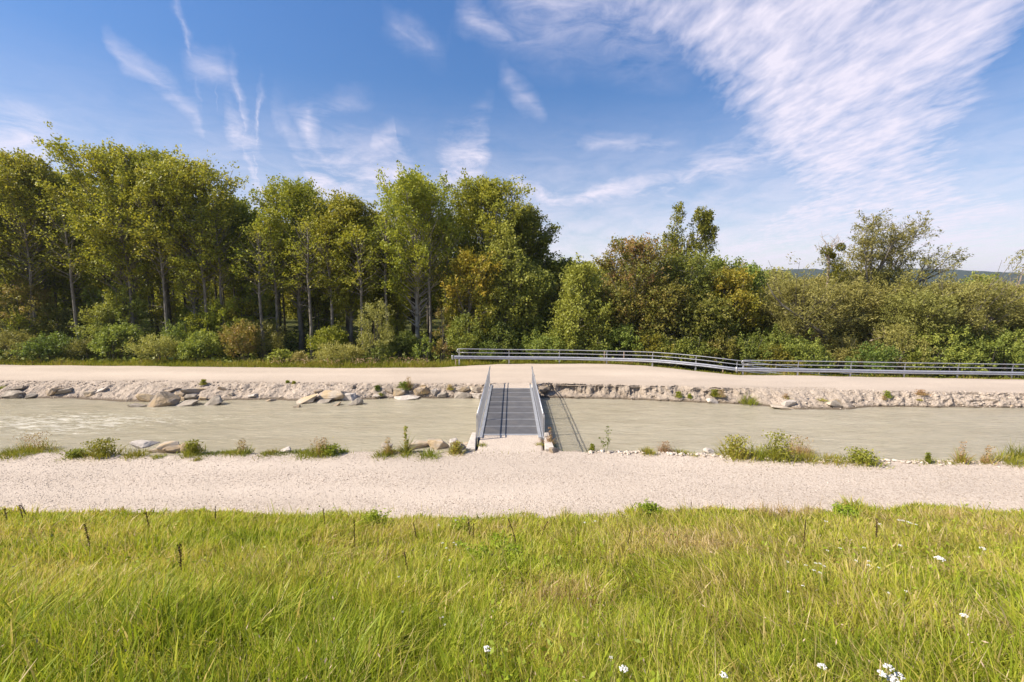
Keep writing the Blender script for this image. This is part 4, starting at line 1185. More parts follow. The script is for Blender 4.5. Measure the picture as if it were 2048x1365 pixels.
NR = [
 (283, 890, 48, 9, 'rockwhite', 'flat whitish rock lying in the shallows of the near bank', (0, .05)),
 (334, 893, 40, 26, 'rocktan', 'upright pale-faced rock on the near bank, tallest there', (0, 0)),
 (349, 900, 46, 14, 'rockbrown', 'broad brown rock in front of the upright pale-faced rock', (0, .05)),
 (309, 901, 26, 11, 'rocktan', 'low tan rock left of the upright pale-faced rock', (0, 0)),
 (382, 896, 44, 18, 'rockbrown', 'weed-covered dark rock right of the upright pale-faced rock', (0, .1)),
 (571, 901, 24, 10, 'rockwhite', 'round white stone in the grass of the near bank', (0, 0)),
 (607, 901, 11, 7, 'rockwhite', 'tiny white stone right of the round white stone', (0, 0)),
 (662, 893, 16, 9, 'rockgrey', 'small grey stone peeping out of the grass on the near bank', (0, 0)),
 (774, 892, 22, 9, 'rockgrey', 'dark grey stone behind a weed tuft on the near bank', (0, .1)),
 (833, 895, 60, 13, 'rocktan', 'gravelly low mound on the near bank left of the bridge', (0, 0)),
 (878, 889, 46, 17, 'rocktan', 'gravel-crusted boulder on the near bank left of the pointed white rock', (0, .05)),
 (910, 888, 26, 25, 'rockwhite', 'pointed white rock on the near bank beside the bridge footing', (0, 0)),
 (936, 893, 28, 10, 'rocktan', 'low tan rock against the left bridge footing', (0, 0)),
 (1107, 901, 22, 10, 'rockbrown', 'brown rock against the right bridge footing', (0, 0)),
 (1421, 903, 24, 9, 'rockwhite', 'pale stone on the near bank left of the big grass clumps', (0, .1)),
]
for u, v, w, h, mt, lab, tl in NR:
    rock_at(u, v - h * .12, w * 1.05, h * 1.3, nz(u, v + h * .5), mt, lab, tl)

# ------------------------------------------------------------------ pebbles and cobbles (uncountable)
def ico(sub):
    bm = bmesh.new(); bmesh.ops.create_icosphere(bm, subdivisions=sub, radius=1)
    V = np.array([v.co[:] for v in bm.verts]); Fs = np.array([[v.index for v in f.verts] for f in bm.faces]); bm.free(); return V, Fs
I1 = ico(1); I2 = ico(2)
def stones(name, P, size, tint, label, seed, flat=.6, base=I1, smooth_=False):
    r = np.random.RandomState(seed); n = len(P); BV, BF = base; k = len(BV)
    S = size[:, None] * np.stack([r.uniform(.8, 1.3, n), r.uniform(.7, 1.1, n), r.uniform(.7, 1.1, n) * flat], -1) * .5
    J = BV[None] * (1 + r.uniform(-.22, .22, (n, k))[:, :, None])
    J = J * S[:, None]
    a = r.uniform(0, 6.28, n); ca, sa = np.cos(a)[:, None], np.sin(a)[:, None]
    V = np.stack([J[..., 0] * ca - J[..., 1] * sa, J[..., 0] * sa + J[..., 1] * ca, J[..., 2] + J[..., 0] * r.normal(size=n)[:, None] * .25], -1) + P[:, None]
    FA = (BF[None] + (np.arange(n) * k)[:, None, None]).reshape(-1, 3)
    o = obj(name, mesh_np(name, V.reshape(-1, 3), FA, {'tint': np.clip(np.repeat(tint, k), 0, 1)}, smooth_), M['cobble'])
    tag(o, label, 'stones', kind='stuff')
def scatter():
    r = np.random.RandomState(23)
    # far bank
    n = 9000; xx = r.uniform(-42, 42, n); s = r.uniform(-.02, 1.0, n) ** .9 * 1.18; yw, yt = far_water(xx), far_top(xx)
    dens = np.interp(xx, [-40, -24, -12, -2, 1, 14, 19, 42], [1, .8, .55, .5, .15, .2, .8, .9]); k = r.uniform(size=n) < dens
    xx, s, yw, yt = xx[k], s[k], yw[k], yt[k]
    yy = yw + s * np.maximum(yt - yw, .5); z = far_bank_z(xx, yy)
    size = np.exp(r.normal(-2.95, .45, len(xx))); tint = np.where(xx > 17, .74, .44) + r.normal(size=len(xx)) * .16
    stones('bank_cobbles', np.stack([xx, yy, z], -1), size, tint, 'loose cobbles and pebbles covering the far river bank', 24)
    # near path and bank
    n = 52000; xx = r.uniform(-24, 24, n); t = r.uniform(0, 1.12, n); y0, y1 = near_edge(xx), near_crest(xx)
    yy = y0 + (y1 - y0) * t
    z = np.where(yy < y1, path_z(xx, yy), near_bank_z(xx, yy)) + .004
    dens = .35 + .65 * fbm(xx * .5, yy * 1.5, 131); k = r.uniform(size=n) < dens
    xx, yy, z = xx[k], yy[k], z[k]
    size = np.exp(r.normal(-3.62, .33, len(xx))); tint = .62 + r.normal(size=len(xx)) * .24
    stones('path_pebbles', np.stack([xx, yy, z], -1), size, tint, 'loose pale pebbles strewn over the near gravel path', 25, .32)
    # rim of larger pale stones along the near bank at the right
    n = 900; xx = r.uniform(3, 26, n); yy = near_crest(xx) + r.normal(size=n) * .12 + .02; z = near_bank_z(xx, yy)
    stones('bank_edge_stones', np.stack([xx, yy, z + .02], -1), np.exp(r.normal(-2.4, .35, n)), .85 + r.normal(size=n) * .15, 'pale stones lining the near bank edge right of the bridge', 26, .65)
scatter()

# ------------------------------------------------------------------ footbridge
BX = -.07; BY0, BY1 = 19.2, 28.0
def bridge():
    e = empty('footbridge', (BX, BY0, 0), 'narrow grey steel footbridge with mesh-sided railings crossing the river', 'bridge')
    W = 1.18; n = 8; pl = (BY1 - BY0) / n; L = BY1 - BY0
    for i in range(n):
        mb = MB(); y0 = i * pl + .008; y1 = (i + 1) * pl - .008
        mb.box(-W, W, y0, y1, .0, .04)
        o = mb.build('deck_panel', M['deck'], e)
        f = MB(); f.box(-W, W, y1 - .028, y1 + .006, .041, .049); f.box(-W, W, y0 - .006, y0 + .012, .041, .047)
        f.build('panel_edge', M['galvlight'], o)
    for s in (-1, 1):
        g = MB(); g.box(s * 1.0 - .07, s * 1.0 + .07, -.3, L + .3, -.36, -.02); g.box(s * 1.0 - .13, s * 1.0 + .13, -.3, L + .3, -.375, -.362)
        g.build('girder', M['galvdark'], e)
        b = MB(); x0, x1 = sorted((s * 1.19, s * 1.33))
        b.box(x0, x1, -.55, L + .9, -.10, .09); b.build('edge_beam', M['galvlight'], e)
    # toothed end plates
    for yy, nm in ((-.07, 'end_plate'), (L + .02, 'end_plate')):
        p = MB(); p.box(-1.18, 1.18, yy - .06, yy + .05, -.02, .045)
        for k in range(36):
            x = -1.16 + k * .0645; p.box(x, x + .034, yy - .10, yy - .062, -.02, .052)
        p.build(nm, M['galvlight'], e)
    ys = [-.75 + k * 2.75 for k in range(5)]
    for s in (-1, 1):
        X = s * 1.385
        r = MB(); r.box(X - .025, X + .025, ys[0], ys[-1], .095, .125); r.box(X - .02, X + .02, ys[0], ys[-1], .97, 1.01)
        ra = r.build('railing', M['galv'], e)
        for k, y in enumerate(ys):
            p = MB(); p.box(X - .012 + s * .03, X + .012 + s * .03, y - .04, y + .04, -.28, 1.12); p.box(X - .03, X + .03, y - .014, y + .014, 1.0, 1.16)
            p.build('post', M['galv'], ra)
        h = MB(); h.tube([(X - s * .02, ys[0] - .05, 1.19), (X - s * .02, ys[-1] + .05, 1.19)], .024, 10); h.build('handrail', M['galvlight'], ra, smooth_=True)
        for k in range(4):
            q = MB(); m = 46
            for j in range(m):
                y = ys[k] + .06 + (2.75 - .12) * (j + .5) / m
                q.box(X - .004, X + .004, y - .0045, y + .0045, .125, .97)
            q.build('infill_bars', M['galv'], ra)
    # concrete wing blocks at the near end, pads at the far end
    def wing(sx, y0, y1, nm):
        c = MB(); w = .15; x = sx * 1.56
        V = [(x - w - .04, y0, -.5), (x + w + .04, y0, -.5), (x + w, y1, -.5), (x - w, y1, -.5), (x - w - .04, y0, .10), (x + w + .04, y0, .10), (x + w - .06, y1, .20), (x - w + .06, y1, .20)]
        c.add(V, [(3, 2, 1, 0), (4, 5, 6, 7), (0, 1, 5, 4), (1, 2, 6, 5), (2, 3, 7, 6), (3, 0, 4, 7)])
        o = c.build(nm, M['concrete'], e); o.modifiers.new('b', 'BEVEL').width = .02
    for s in (-1, 1):
        wing(s, -1.95 + .25 * (s < 0) * 0, -.25, 'concrete_footing')
        wing(s * .93, L + .05, L + .95, 'concrete_footing')
    a = MB(); a.box(-1.4, 1.4, -.5, -.13, -1.6, -.03); a.build('abutment', M['concrete'], e)
    a = MB(); a.box(-1.4, 1.4, L + .10, L + .5, -1.6, -.03); a.build('abutment', M['concrete'], e)
bridge()
# gravel ramp ends that carry path on to the deck
def ramp(name, y0, y1, z0, z1):
    xs = np.linspace(BX - 1.42, BX + 1.42, 40); t = np.linspace(0, 1, 24)[:, None]
    X = np.broadcast_to(xs, (24, 40)); Y = y0 + (y1 - y0) * t + 0 * X
    Z = z0 + (z1 - z0) * smooth(0, .6, t) + (fbm(X * 2, Y * 2, 141) - .5) * .03 - .5 * smooth(1.3, 1.43, np.abs(X - BX)) * smooth(0, .3, t)
    idx = np.arange(X.size).reshape(X.shape); FA = np.stack([idx[:-1, :-1], idx[:-1, 1:], idx[1:, 1:], idx[1:, :-1]], -1).reshape(-1, 4)
    o = obj(name, mesh_np(name, np.stack([X.ravel(), Y.ravel(), Z.ravel()], -1), FA, {'track': .3 + 0 * X.ravel(), 'mud': 0 * X.ravel(), 'wet': 0 * X.ravel()}, True), M['path']); o['kind'] = 'structure'
ramp('bridge_approach', 16.2, BY0 - .12, -.035, .03)
ramp('far_bridge_approach', 30.4, BY1 + .06, -.03, .03)

# ------------------------------------------------------------------ guard rails
def catmull(P, n=8):
    P = [np.array(p, float) for p in P]; P = [2 * P[0] - P[1]] + P + [2 * P[-1] - P[-2]]; out = []
    for i in range(1, len(P) - 2):
        for k in range(n):
            t = k / n; a, b, c, d = P[i - 1], P[i], P[i + 1], P[i + 2]
            out.append(.5 * ((2 * b) + (-a + c) * t + (2 * a - 5 * b + 4 * c - d) * t * t + (-a + 3 * b - 3 * c + d) * t ** 3))
    out.append(P[-2]); return out
def guard(name, posts, label, endloop=True, group='guard rails beside the far path'):
    """posts: list of (u, v_top, y)"""
    T = [ony(u, v, y) for u, v, y in posts]
    base = T[0].copy(); base[2] = T[0][2] - 1.25
    e = empty(name, base, label, 'guard rail', group)
    Q = [t - base for t in T]; path = catmull(Q)
    # W beam: 3D profile swept, hung .40 to .75 m below the handrail
    prof = [(-.0, -.56), (.035, -.59), (.075, -.63), (.035, -.675), (.01, -.70), (.035, -.725), (.075, -.77), (.035, -.81), (0, -.84)]
    m = len(prof); mb = MB(); V = []; Fs = []
    ext = [path[0] + (path[0] - path[1]) / np.linalg.norm(path[0] - path[1]) * .45] + path
    for i, q in enumerate(ext):
        d = ext[min(i + 1, len(ext) - 1)] - ext[max(i - 1, 0)]; d[2] = 0; d /= np.linalg.norm(d)
        nrm = np.array([d[1], -d[0], 0])
        for px, pz in prof: V.append(q + nrm * (px + .03) + np.array([0, 0, pz]))
        for px, pz in reversed(prof): V.append(q + nrm * (px + .022) + np.array([0, 0, pz]))
    k = 2 * m
    for i in range(len(ext) - 1):
        for j in range(k): Fs.append((i * k + j, (i + 1) * k + j, (i + 1) * k + (j + 1) % k, i * k + (j + 1) % k))
    Fs.append(tuple(range(k))); Fs.append(tuple(range((len(ext) - 1) * k, len(ext) * k))[::-1])
    mb.add(V, Fs); mb.build('beam', M['galv'], e)
    d0 = (path[0] - path[1]); d0[2] = 0; d0 /= np.linalg.norm(d0)
    n0 = np.array([-d0[1], d0[0], 0])
    tn = MB(); c0 = ext[0] + np.array([0, 0, -.70])
    tn.tube([c0 + np.array([0, -.05, .15]) + d0 * .02, c0 + np.array([0, -.05, .15]) + d0 * .1, c0 + np.array([0, -.05, -.15]) + d0 * .1, c0 + np.array([0, -.05, -.15]) + d0 * .02], .05, 8); tn.build('beam_end', M['galvlight'], e, smooth_=True)
    # handrail with loop end
    off = np.array([0, -.02, 0]); lo = -.30
    pts = [q + off for q in path]; low = [q + off + np.array([0, 0, lo]) for q in path]
    loop = []
    for a in np.linspace(pi / 2, 3 * pi / 2, 9): loop.append(path[0] + off + np.array([0, 0, lo / 2]) + d0 * (-cos(a)) * .16 + np.array([0, 0, abs(lo) / 2 * sin(a)]))
    hr = MB(); hr.tube(list(reversed(pts)) + loop + low, .031, 8); hr.build('handrail', M['galv'], e, smooth_=True)
    for q in Q:
        p = MB(); yb = .06
        p.box(q[0] - .05, q[0] + .05, q[1] + yb - .03, q[1] + yb + .03, q[2] - 1.75, q[2] - .50)
        p.tube([(q[0], q[1] + yb, q[2] - .55), (q[0], q[1] + yb, q[2] - .25), (q[0], q[1] + yb - .02, q[2] - .12), (q[0], q[1] - .01, q[2] - .01)], .032, 6)
        p.build('post', M['galv'], e)
    return e
guard('guard_rail', [(918, 698, 36.4), (1018, 699.5, 37.3), (1119, 700.5, 37.6), (1214, 702.5, 37.4), (1306, 705, 36.6), (1393, 712, 35.4), (1475, 721.5, 34.5), (1553, 731, 34.9), (1640, 741.5, 36), (1740, 753, 37.8)], 'steel guard rail with double handrail that starts left of the bridge and bends downhill')
guard('guard_rail', [(1488, 721, 33.75), (1598, 722.5, 33.6), (1704, 724, 33.5), (1812, 726, 33.4), (1919, 727.5, 33.35), (2028, 729, 33.3), (2137, 730.5, 33.25), (2246, 732, 33.2)], 'level steel guard rail running out of the picture at the right')

for u, vt, vb, y, lab in [(911, 716, 735, 36.6, 'short tan wooden stake at the left end of the guard rail'), (1209, 702, 727, 38.2, 'pinkish marker stake close behind the guard rail left of the bend'), (1248, 704, 727, 38.2, 'pale marker stake right of the pinkish stake behind the guard rail'), (1446, 738, 750, 35.6, 'orange-tan stake under the bending guard rail')]:
    a = ony(u, vt, y); b = ony(u, vb, y); mb = MB(); h = a[2] - b[2] + .5
    mb.add([(-.035, -.03, 0), (.035, -.03, 0), (.035, .03, 0), (-.035, .03, 0), (-.035, -.03, h - .06), (.035, -.03, h - .06), (.035, .03, h - .06), (-.035, .03, h - .06), (0, 0, h)],
           [(3, 2, 1, 0), (0, 1, 5, 4), (1, 2, 6, 5), (2, 3, 7, 6), (3, 0, 4, 7), (4, 5, 8), (5, 6, 8), (6, 7, 8), (7, 4, 8)])
    o = mb.build('marker_stake', M['stake'], None, (a[0], y, b[2] - .5)); tag(o, lab, 'stake', 'marker stakes by the guard rail')

# ------------------------------------------------------------------ plants on the banks
def tuft_at(u, v, wpx, hpx, zf, label, kind='grass', tint=.4, cat='grass tuft', name='grass_tuft'):
    """u, v: foot centre"""
    z = zf(u, v); c = onz(u, v, z); t = c[1] / .97; w = wpx * t / F; h = hpx * t / F / .93
    r = np.random.RandomState(int(u * 3 + v)); Vs = []; Fs = []; Ts = []; n0 = 0
    n = int(np.clip(220 * w / .6 + 60, 60, 520))
    px = np.where(r.uniform(size=n) < .6, r.uniform(-.52, .52, n), r.normal(size=n) * .2) * w; py = r.normal(size=n) * min(w * .3, .25)
    hh = h * r.uniform(.3, 1.1, n) * (.35 + .65 * vnoise(px / w * 5 + u, py * 3)) * 1.15 * np.exp(-(px / (w * .7)) ** 2)
    lx = px / w * 1.6 + r.normal(size=n) * .3; ly = r.normal(size=n) * .35
    tt = tint + r.normal(size=n) * .14
    V, FA, T = blades(px, py, np.full(n, -.05), hh + .05, r.uniform(.012, .03, n), lx, ly, np.clip(tt, 0, 1), r, 3, .6)
    if kind == 'dry':
        m = n // 2; k = 40
    if kind in ('herb', 'dry', 'sorrel'):
        m = int(n * (1.2 if kind == 'herb' else .7))
        P = np.stack([r.normal(size=m) * w * .2, r.normal(size=m) * w * .18, h * r.uniform(.15, 1.05, m)], -1)
        V2, T2 = leaf_quads(P, .10 if kind == 'herb' else .06, .045, np.clip((tint if kind == 'herb' else .92) + r.normal(size=m) * .1, 0, 1), r, .6)
        FA = np.concatenate([FA, np.arange(len(V2)).reshape(-1, 4) + len(V)]); V = np.concatenate([V, V2]); T = np.concatenate([T, T2])
    o = obj(name, mesh_np(name, V, FA, {'tint': T}), M['tuft'], None, c); tag(o, label, cat, 'plants on the river banks')
    return o
NT_ = [
 (30, 910, 66, 24, 'grass', .4, 'broad grass clump at the left picture edge of the near bank'),
 (68, 905, 60, 34, 'dry', .55, 'wispy dry weeds above the leftmost grass clump'),
 (110, 905, 26, 12, 'grass', .45, 'small grass tuft right of the leftmost clump'),
 (152, 914, 40, 12, 'herb', .3, 'low dark herb patch left of the leafy clump'),
 (205, 912, 58, 30, 'herb', .42, 'leafy yellow-green clump left of the near bank rocks'),
 (270, 913, 36, 20, 'grass', .45, 'grass tuft at the left foot of the near bank rocks'),
 (318, 915, 22, 8, 'grass', .5, 'tiny grass tuft in front of the upright pale-faced rock'),
 (385, 910, 34, 26, 'herb', .4, 'weed growing over the dark near bank rock'),
 (395, 920, 16, 9, 'grass', .4, 'tiny tuft on the gravel in front of the dark near bank rock'),
 (462, 907, 28, 8, 'grass', .5, 'thin low tuft left of the wispy herb'),
 (486, 907, 30, 24, 'dry', .5, 'wispy upright herb between rocks and white stone'),
 (540, 908, 44, 8, 'grass', .55, 'low brownish grass strip left of the round white stone'),
 (615, 911, 60, 14, 'grass', .4, 'low green grass strip right of the round white stone'),
 (642, 908, 40, 28, 'dry', .55, 'spiky dry stalks above the green grass strip'),
 (662, 909, 44, 16, 'herb', .35, 'dark green herb by the small grey stone'),
 (688, 905, 16, 8, 'grass', .4, 'lone small tuft at the end of the grass strip'),
 (768, 912, 36, 20, 'grass', .4, 'green tuft with reddish stalk before the dark grey stone'),
 (776, 908, 16, 30, 'sorrel', .8, 'reddish dry stalk rising from the green tuft'),
 (814, 910, 30, 10, 'grass', .42, 'small tuft at the foot of the tall yellowish stalk'),
 (813, 905, 10, 48, 'herb', .6, 'tall yellowish stalk on the near bank left of the bridge'),
 (860, 912, 44, 16, 'grass', .34, 'green tuft below the gravel-crusted boulder'),
 (913, 906, 26, 20, 'herb', .7, 'small flowering herb before the pointed white rock'),
 (941, 898, 12, 10, 'grass', .4, 'tiny tuft against the left bridge footing'),
 (964, 893, 14, 12, 'grass', .35, 'small tuft inside the left railing end'),
 (1078, 891, 13, 12, 'grass', .5, 'yellowish tuft inside the right railing end'),
 (1102, 897, 18, 16, 'grass', .4, 'green tuft outside the right bridge footing'),
 (1100, 890, 9, 34, 'sorrel', .85, 'rusty seed stalk outside the right bridge footing'),
 (1184, 904, 10, 14, 'herb', .35, 'thin seedling left of the tall sapling'),
 (1297, 906, 28, 17, 'grass', .55, 'yellow-green tuft, first right of the tall sapling'),
 (1331, 906, 30, 20, 'dry', .9, 'dry pinkish tuft between two green tufts'),
 (1363, 908, 22, 15, 'grass', .4, 'small green tuft left of the pale stone'),
 (1385, 910, 20, 6, 'grass', .6, 'flat yellowish tuft beside the pale stone'),
 (1472, 914, 62, 38, 'herb', .5, 'big lime-green bush clump, leftmost of the large near bank clumps'),
 (1520, 916, 44, 42, 'grass', .5, 'tall mixed grass clump second of the large near bank clumps'),
 (1556, 918, 60, 48, 'herb', .38, 'biggest bright green clump of the near bank'),
 (1597, 910, 46, 36, 'sorrel', .85, 'rust-red sorrel clump right of the biggest green clump'),
 (1612, 920, 46, 22, 'grass', .58, 'olive grass clump below the rust-red sorrel'),
 (1665, 923, 60, 20, 'grass', .52, 'low yellow-green clump right of the sorrel'),
 (1725, 925, 66, 22, 'herb', .48, 'leafy low clump at the end of the large near bank clumps'),
 (1855, 926, 10, 18, 'herb', .35, 'small dark seedling on the bare right rim'),
 (1900, 927, 18, 10, 'grass', .5, 'tiny tuft right of the small dark seedling'),
 (1922, 926, 16, 40, 'dry', .6, 'thin tall dry stalks on the right rim'),
 (1974, 927, 16, 34, 'dry', .8, 'leaning yellow stalks near the right picture edge'),
 (2022, 928, 44, 28, 'grass', .5, 'yellow-green clump at the right picture edge'),
 (2040, 920, 36, 42, 'grass', .25, 'dark green sedge at the right picture edge'),
]
for u, v, w, h, kd, ti, lab in NT_:
    tuft_at(u, v, w, h, nz, lab, kd, ti, 'weed' if kd in ('herb', 'sorrel', 'dry') else 'grass tuft', 'bank_weed' if kd in ('herb', 'sorrel', 'dry') else 'grass_tuft')
FT = [
 (4, 776, 14, 7, 'grass', .4, 'small green tuft on the far bank at the left edge'),
 (407, 768, 12, 10, 'herb', .4, 'small seedling on the crest above the ochre slab'),
 (575, 766, 8, 5, 'herb', .4, 'tiny weed on the far bank crest left of the thick tan block'),
 (588, 767, 8, 5, 'herb', .45, 'tiny weed next to another one on the far bank crest'),
 (755, 779, 14, 9, 'herb', .1, 'dark small weed left of the orange weedy boulder'),
 (761, 790, 13, 12, 'grass', .3, 'dark green tuft at the small white stone on the far bank'),
 (808, 776, 30, 14, 'herb', .25, 'green weed clump on the far bank left of the bridge'),
 (817, 775, 14, 26, 'dry', .85, 'brown seed stalks rising from the far bank weed clump'),
 (846, 784, 24, 16, 'dry', .95, 'dead twiggy plant on the brown boulder'),
 (900, 778, 14, 10, 'dry', .7, 'dry weed between grey stone and bridge'),
 (1357, 793, 14, 11, 'herb', .5, 'dull weed halfway down the scarp'),
 (1379, 795, 9, 8, 'herb', .4, 'small green weed right of the dull scarp weed'),
 (1429, 791, 18, 14, 'herb', .35, 'green weed above the flat white stone'),
 (1442, 792, 16, 14, 'dry', .95, 'dead dark weed beside the green weed on the scarp'),
 (1495, 805, 36, 28, 'grass', .28, 'round green tussock on the far bank'),
 (1572, 796, 14, 10, 'dry', .6, 'small dry weed above the pale pointed stone'),
 (1643, 800, 18, 6, 'grass', .6, 'low tuft left of the overhanging stone'),
 (1774, 794, 12, 14, 'herb', .4, 'green weed at the start of the white cobbles'),
 (1768, 798, 10, 7, 'dry', .9, 'brown tuft below the green weed on the cobbles'),
 (1841, 788, 22, 10, 'sorrel', .85, 'reddish creeping weed above the white cobbles'),
 (1836, 799, 14, 5, 'grass', .6, 'tiny tuft on the white cobbles'),
]
for u, v, w, h, kd, ti, lab in FT:
    tuft_at(u, v, w * .85, h * .75, fz, lab, kd, ti, 'weed' if kd != 'grass' else 'grass tuft', 'bank_weed' if kd != 'grass' else 'grass_tuft')

# sapling sprig in front of the water
def sprig():
    c = onz(1215, 905, 0); t = c[1] / .97; k = t / F
    e = empty('sapling', c, 'thin upright leafy sapling against the water right of the bridge', 'sapling', 'plants on the river banks')
    mb = MB(); r = np.random.RandomState(3)
    A = [(-2 * k, 0, 0), (1 * k, 0, 20 * k), (0, 0, 40 * k), (-1 * k, 0, 58 * k)]; B = [(-4 * k, 0, 0), (-10 * k, 0, 18 * k), (-16 * k, 0, 30 * k)]
    mb.tube(A, [.008, .007, .005, .003], 5); mb.tube(B, [.006, .005, .003], 5); mb.build('stem', M['stem'], e)
    P = []
    for pth, n in ((A, 46), (B, 22)):
        for i in range(n):
            s = r.uniform(.25, 1) * (len(pth) - 1); i0 = min(int(s), len(pth) - 2); q = np.array(pth[i0]) + (np.array(pth[i0 + 1]) - np.array(pth[i0])) * (s - i0)
            P.append(q + r.normal(size=3) * np.array([.05, .05, .02]))
    V, T = leaf_quads(np.array(P), .075, .06, np.full(len(P), .15), r, .5); obj('leaves', crown_mesh('leaves', V, T), M['tuft'], e)
sprig()

# ------------------------------------------------------------------ meadow plants
dock_lab = ['dark dock stalk at the very left edge of the meadow', 'dark dock stalk left one of a pair near the left edge', 'dark dock stalk right one of a pair near the left edge', 'thick dark dock stalk below the pair at the left', 'slim dock stalk between the thick left one and the dark hollow', 'tall double dock stalk beside the dark grassy hollow', 'short slanting dock stalk at the left path edge', 'dark dock stalk left of the grassy bump on the path edge', 'thin tall dock stalk below the grassy bump', 'thin dock stalk low in the middle of the meadow', 'thin dock stalk right of the grassy bump', 'dark dock stalk in front of the bridge, taller of two', 'dark dock stalk in front of the bridge, shorter of two', 'tall dock stalk by the bushy green herb', 'thin dock stalk right of the bushy green herb', 'faint thin dock stalk right of the bridge line', 'short thin dock stalk at the path edge right of centre', 'thin dark dock stalk in the right part of the meadow', 'hook-tipped dark dock stalk, rightmost in the meadow']
docks = [(15, 1017, 1047, 1), (47, 1010, 1043, 1.2), (54, 1010, 1035, 1), (181, 1048, 1098, 1.4), (299, 1024, 1060, 1), (363, 1088, 1150, 1.6), (432, 1012, 1045, .7), (650, 1016, 1052, .8), (709, 1040, 1090, .7), (816, 1105, 1150, .8), (834, 1045, 1080, .6), (940, 1037, 1075, 1), (947, 1047, 1075, .8), (1035, 1037, 1098, .9), (1082, 1043, 1070, .6), (1254, 1064, 1092, .5), (1382, 1004, 1020, .6), (1607, 1040, 1090, .6), (1752, 1037, 1082, 1)]
for (u, vt, vb, th), lab in zip(docks, dock_lab):
    b = hit_meadow(u, vb, .12); y = b[1]; top = ony(u, vt, y)
    h = top[2] - b[2]; e = empty('dock_stalk', b, lab, 'plant', 'dock stalks in the meadow'); r = np.random.RandomState(int(u))
    lean = r.normal() * .06; mb = MB(); pts = [(0, 0, -.05), (lean * .3, 0, h * .5), (lean, 0, h)]
    mb.tube(pts, [.009, .007, .004], 5); mb.build('stem', M['dock'], e)
    n = int(230 * max(.7, th)); s = r.uniform(.28, 1, n); P = np.stack([lean * s ** 1.5 + r.normal(size=n) * .010 * th, r.normal(size=n) * .010 * th, h * s], -1)
    V, T = leaf_quads(P, .018, .014, np.full(n, .5), r, 0); obj('seed_head', crown_mesh('seed_head', V, T), M['dock'], e)

def yarrow(u, v, wpx, label, heads=1, group='white yarrow flowers in the meadow', above=.45):
    b = hit_meadow(u, v, above); y = b[1]; top = ony(u, v, y); k = y / F * 1.12
    wpx = wpx * .8
    e = empty('yarrow', b, label, 'flower', group); r = np.random.RandomState(int(u + 3 * v)); h = top[2] - b[2]
    big = wpx > 11
    spots_ = [(0, 0)] if heads == 1 else [(r.uniform(-.5, .5) * wpx * k, r.uniform(-.5, .5) * wpx * k * .8) for _ in range(heads)]
    rad = (wpx if heads == 1 else wpx * .42) * k * .5
    st = MB()
    for dx, dz in spots_: st.tube([(0, 0, -.02), (dx * .5, 0, h * .6), (dx, 0, h + dz - .02)], [.004, .003, .003], 4)
    st.build('stem', M['stem'], e)
    BV, BF = I1
    for dx, dz in spots_:
        n = 34 if big else 16; a = r.uniform(0, 6.28, n); q = np.sqrt(r.uniform(0, 1, n)) * rad
        C = np.stack([dx + q * np.cos(a), q * np.sin(a), h + dz + .012 * rad / .04 - (q / rad) ** 2 * rad * .3 + r.normal(size=n) * rad * .1], -1)
        s = rad * r.uniform(.16, .28, n)
        V = C[:, None] + BV[None] * s[:, None, None] * np.array([1, 1, .6]); FA = (BF[None] + (np.arange(n) * len(BV))[:, None, None]).reshape(-1, 3)
        obj('flower_head', mesh_np('flower_head', V.reshape(-1, 3), FA), M['white'], e)
for a in [(1247, 1338, 20, 'large white yarrow head low in the foreground, right of centre'), (1448, 1351, 18, 'white yarrow head at the bottom edge between two others'), (1645, 1334, 20, 'white yarrow head left of the big cluster at the bottom'),
          (1222, 1315, 9, 'small white yarrow head just above the large right-of-centre one'), (975, 1298, 18, 'white yarrow head in the middle foreground'), (1880, 1118, 20, 'flat white yarrow cluster in the right meadow'), (1965, 1097, 12, 'flat white yarrow near the right edge'), (1928, 1232, 16, 'small white yarrow low at the right'), (1800, 1091, 9, 'lone white yarrow in the upper right meadow')]:
    yarrow(*a)
yarrow(1782, 1350, 50, 'largest white yarrow cluster at the bottom right', 5)
far_lab = 'tiny white yarrow among the grass of the right meadow'
for u, v in [(1806, 1042), (1798, 1041), (1815, 1044), (1822, 1047), (1832, 1050), (1760, 1049), (1652, 1043), (1680, 1097), (1728, 1096), (1655, 1102), (1632, 1127), (1640, 1128), (1648, 1133), (1612, 1131), (1712, 1122), (1738, 1123), (1737, 1131), (1757, 1136), (1628, 1141), (1640, 1146), (1575, 1124), (1576, 1184), (1777, 1186), (1812, 1183), (1606, 1172)]:
    yarrow(u, v, 7, far_lab, 1, 'tiny white yarrow in the right meadow', .35)
for u, v in [(885, 1087), (893, 1097), (912, 1090), (908, 1086), (911, 1041), (878, 1051), (925, 1038), (899, 1121), (798, 1154), (886, 1235), (890, 1250), (805, 1224), (1190, 1043), (1170, 1046)]:
    yarrow(u, v, 6, 'tiny pale flower among the grass of the middle meadow', 1, 'tiny pale flowers in the middle meadow', .33)

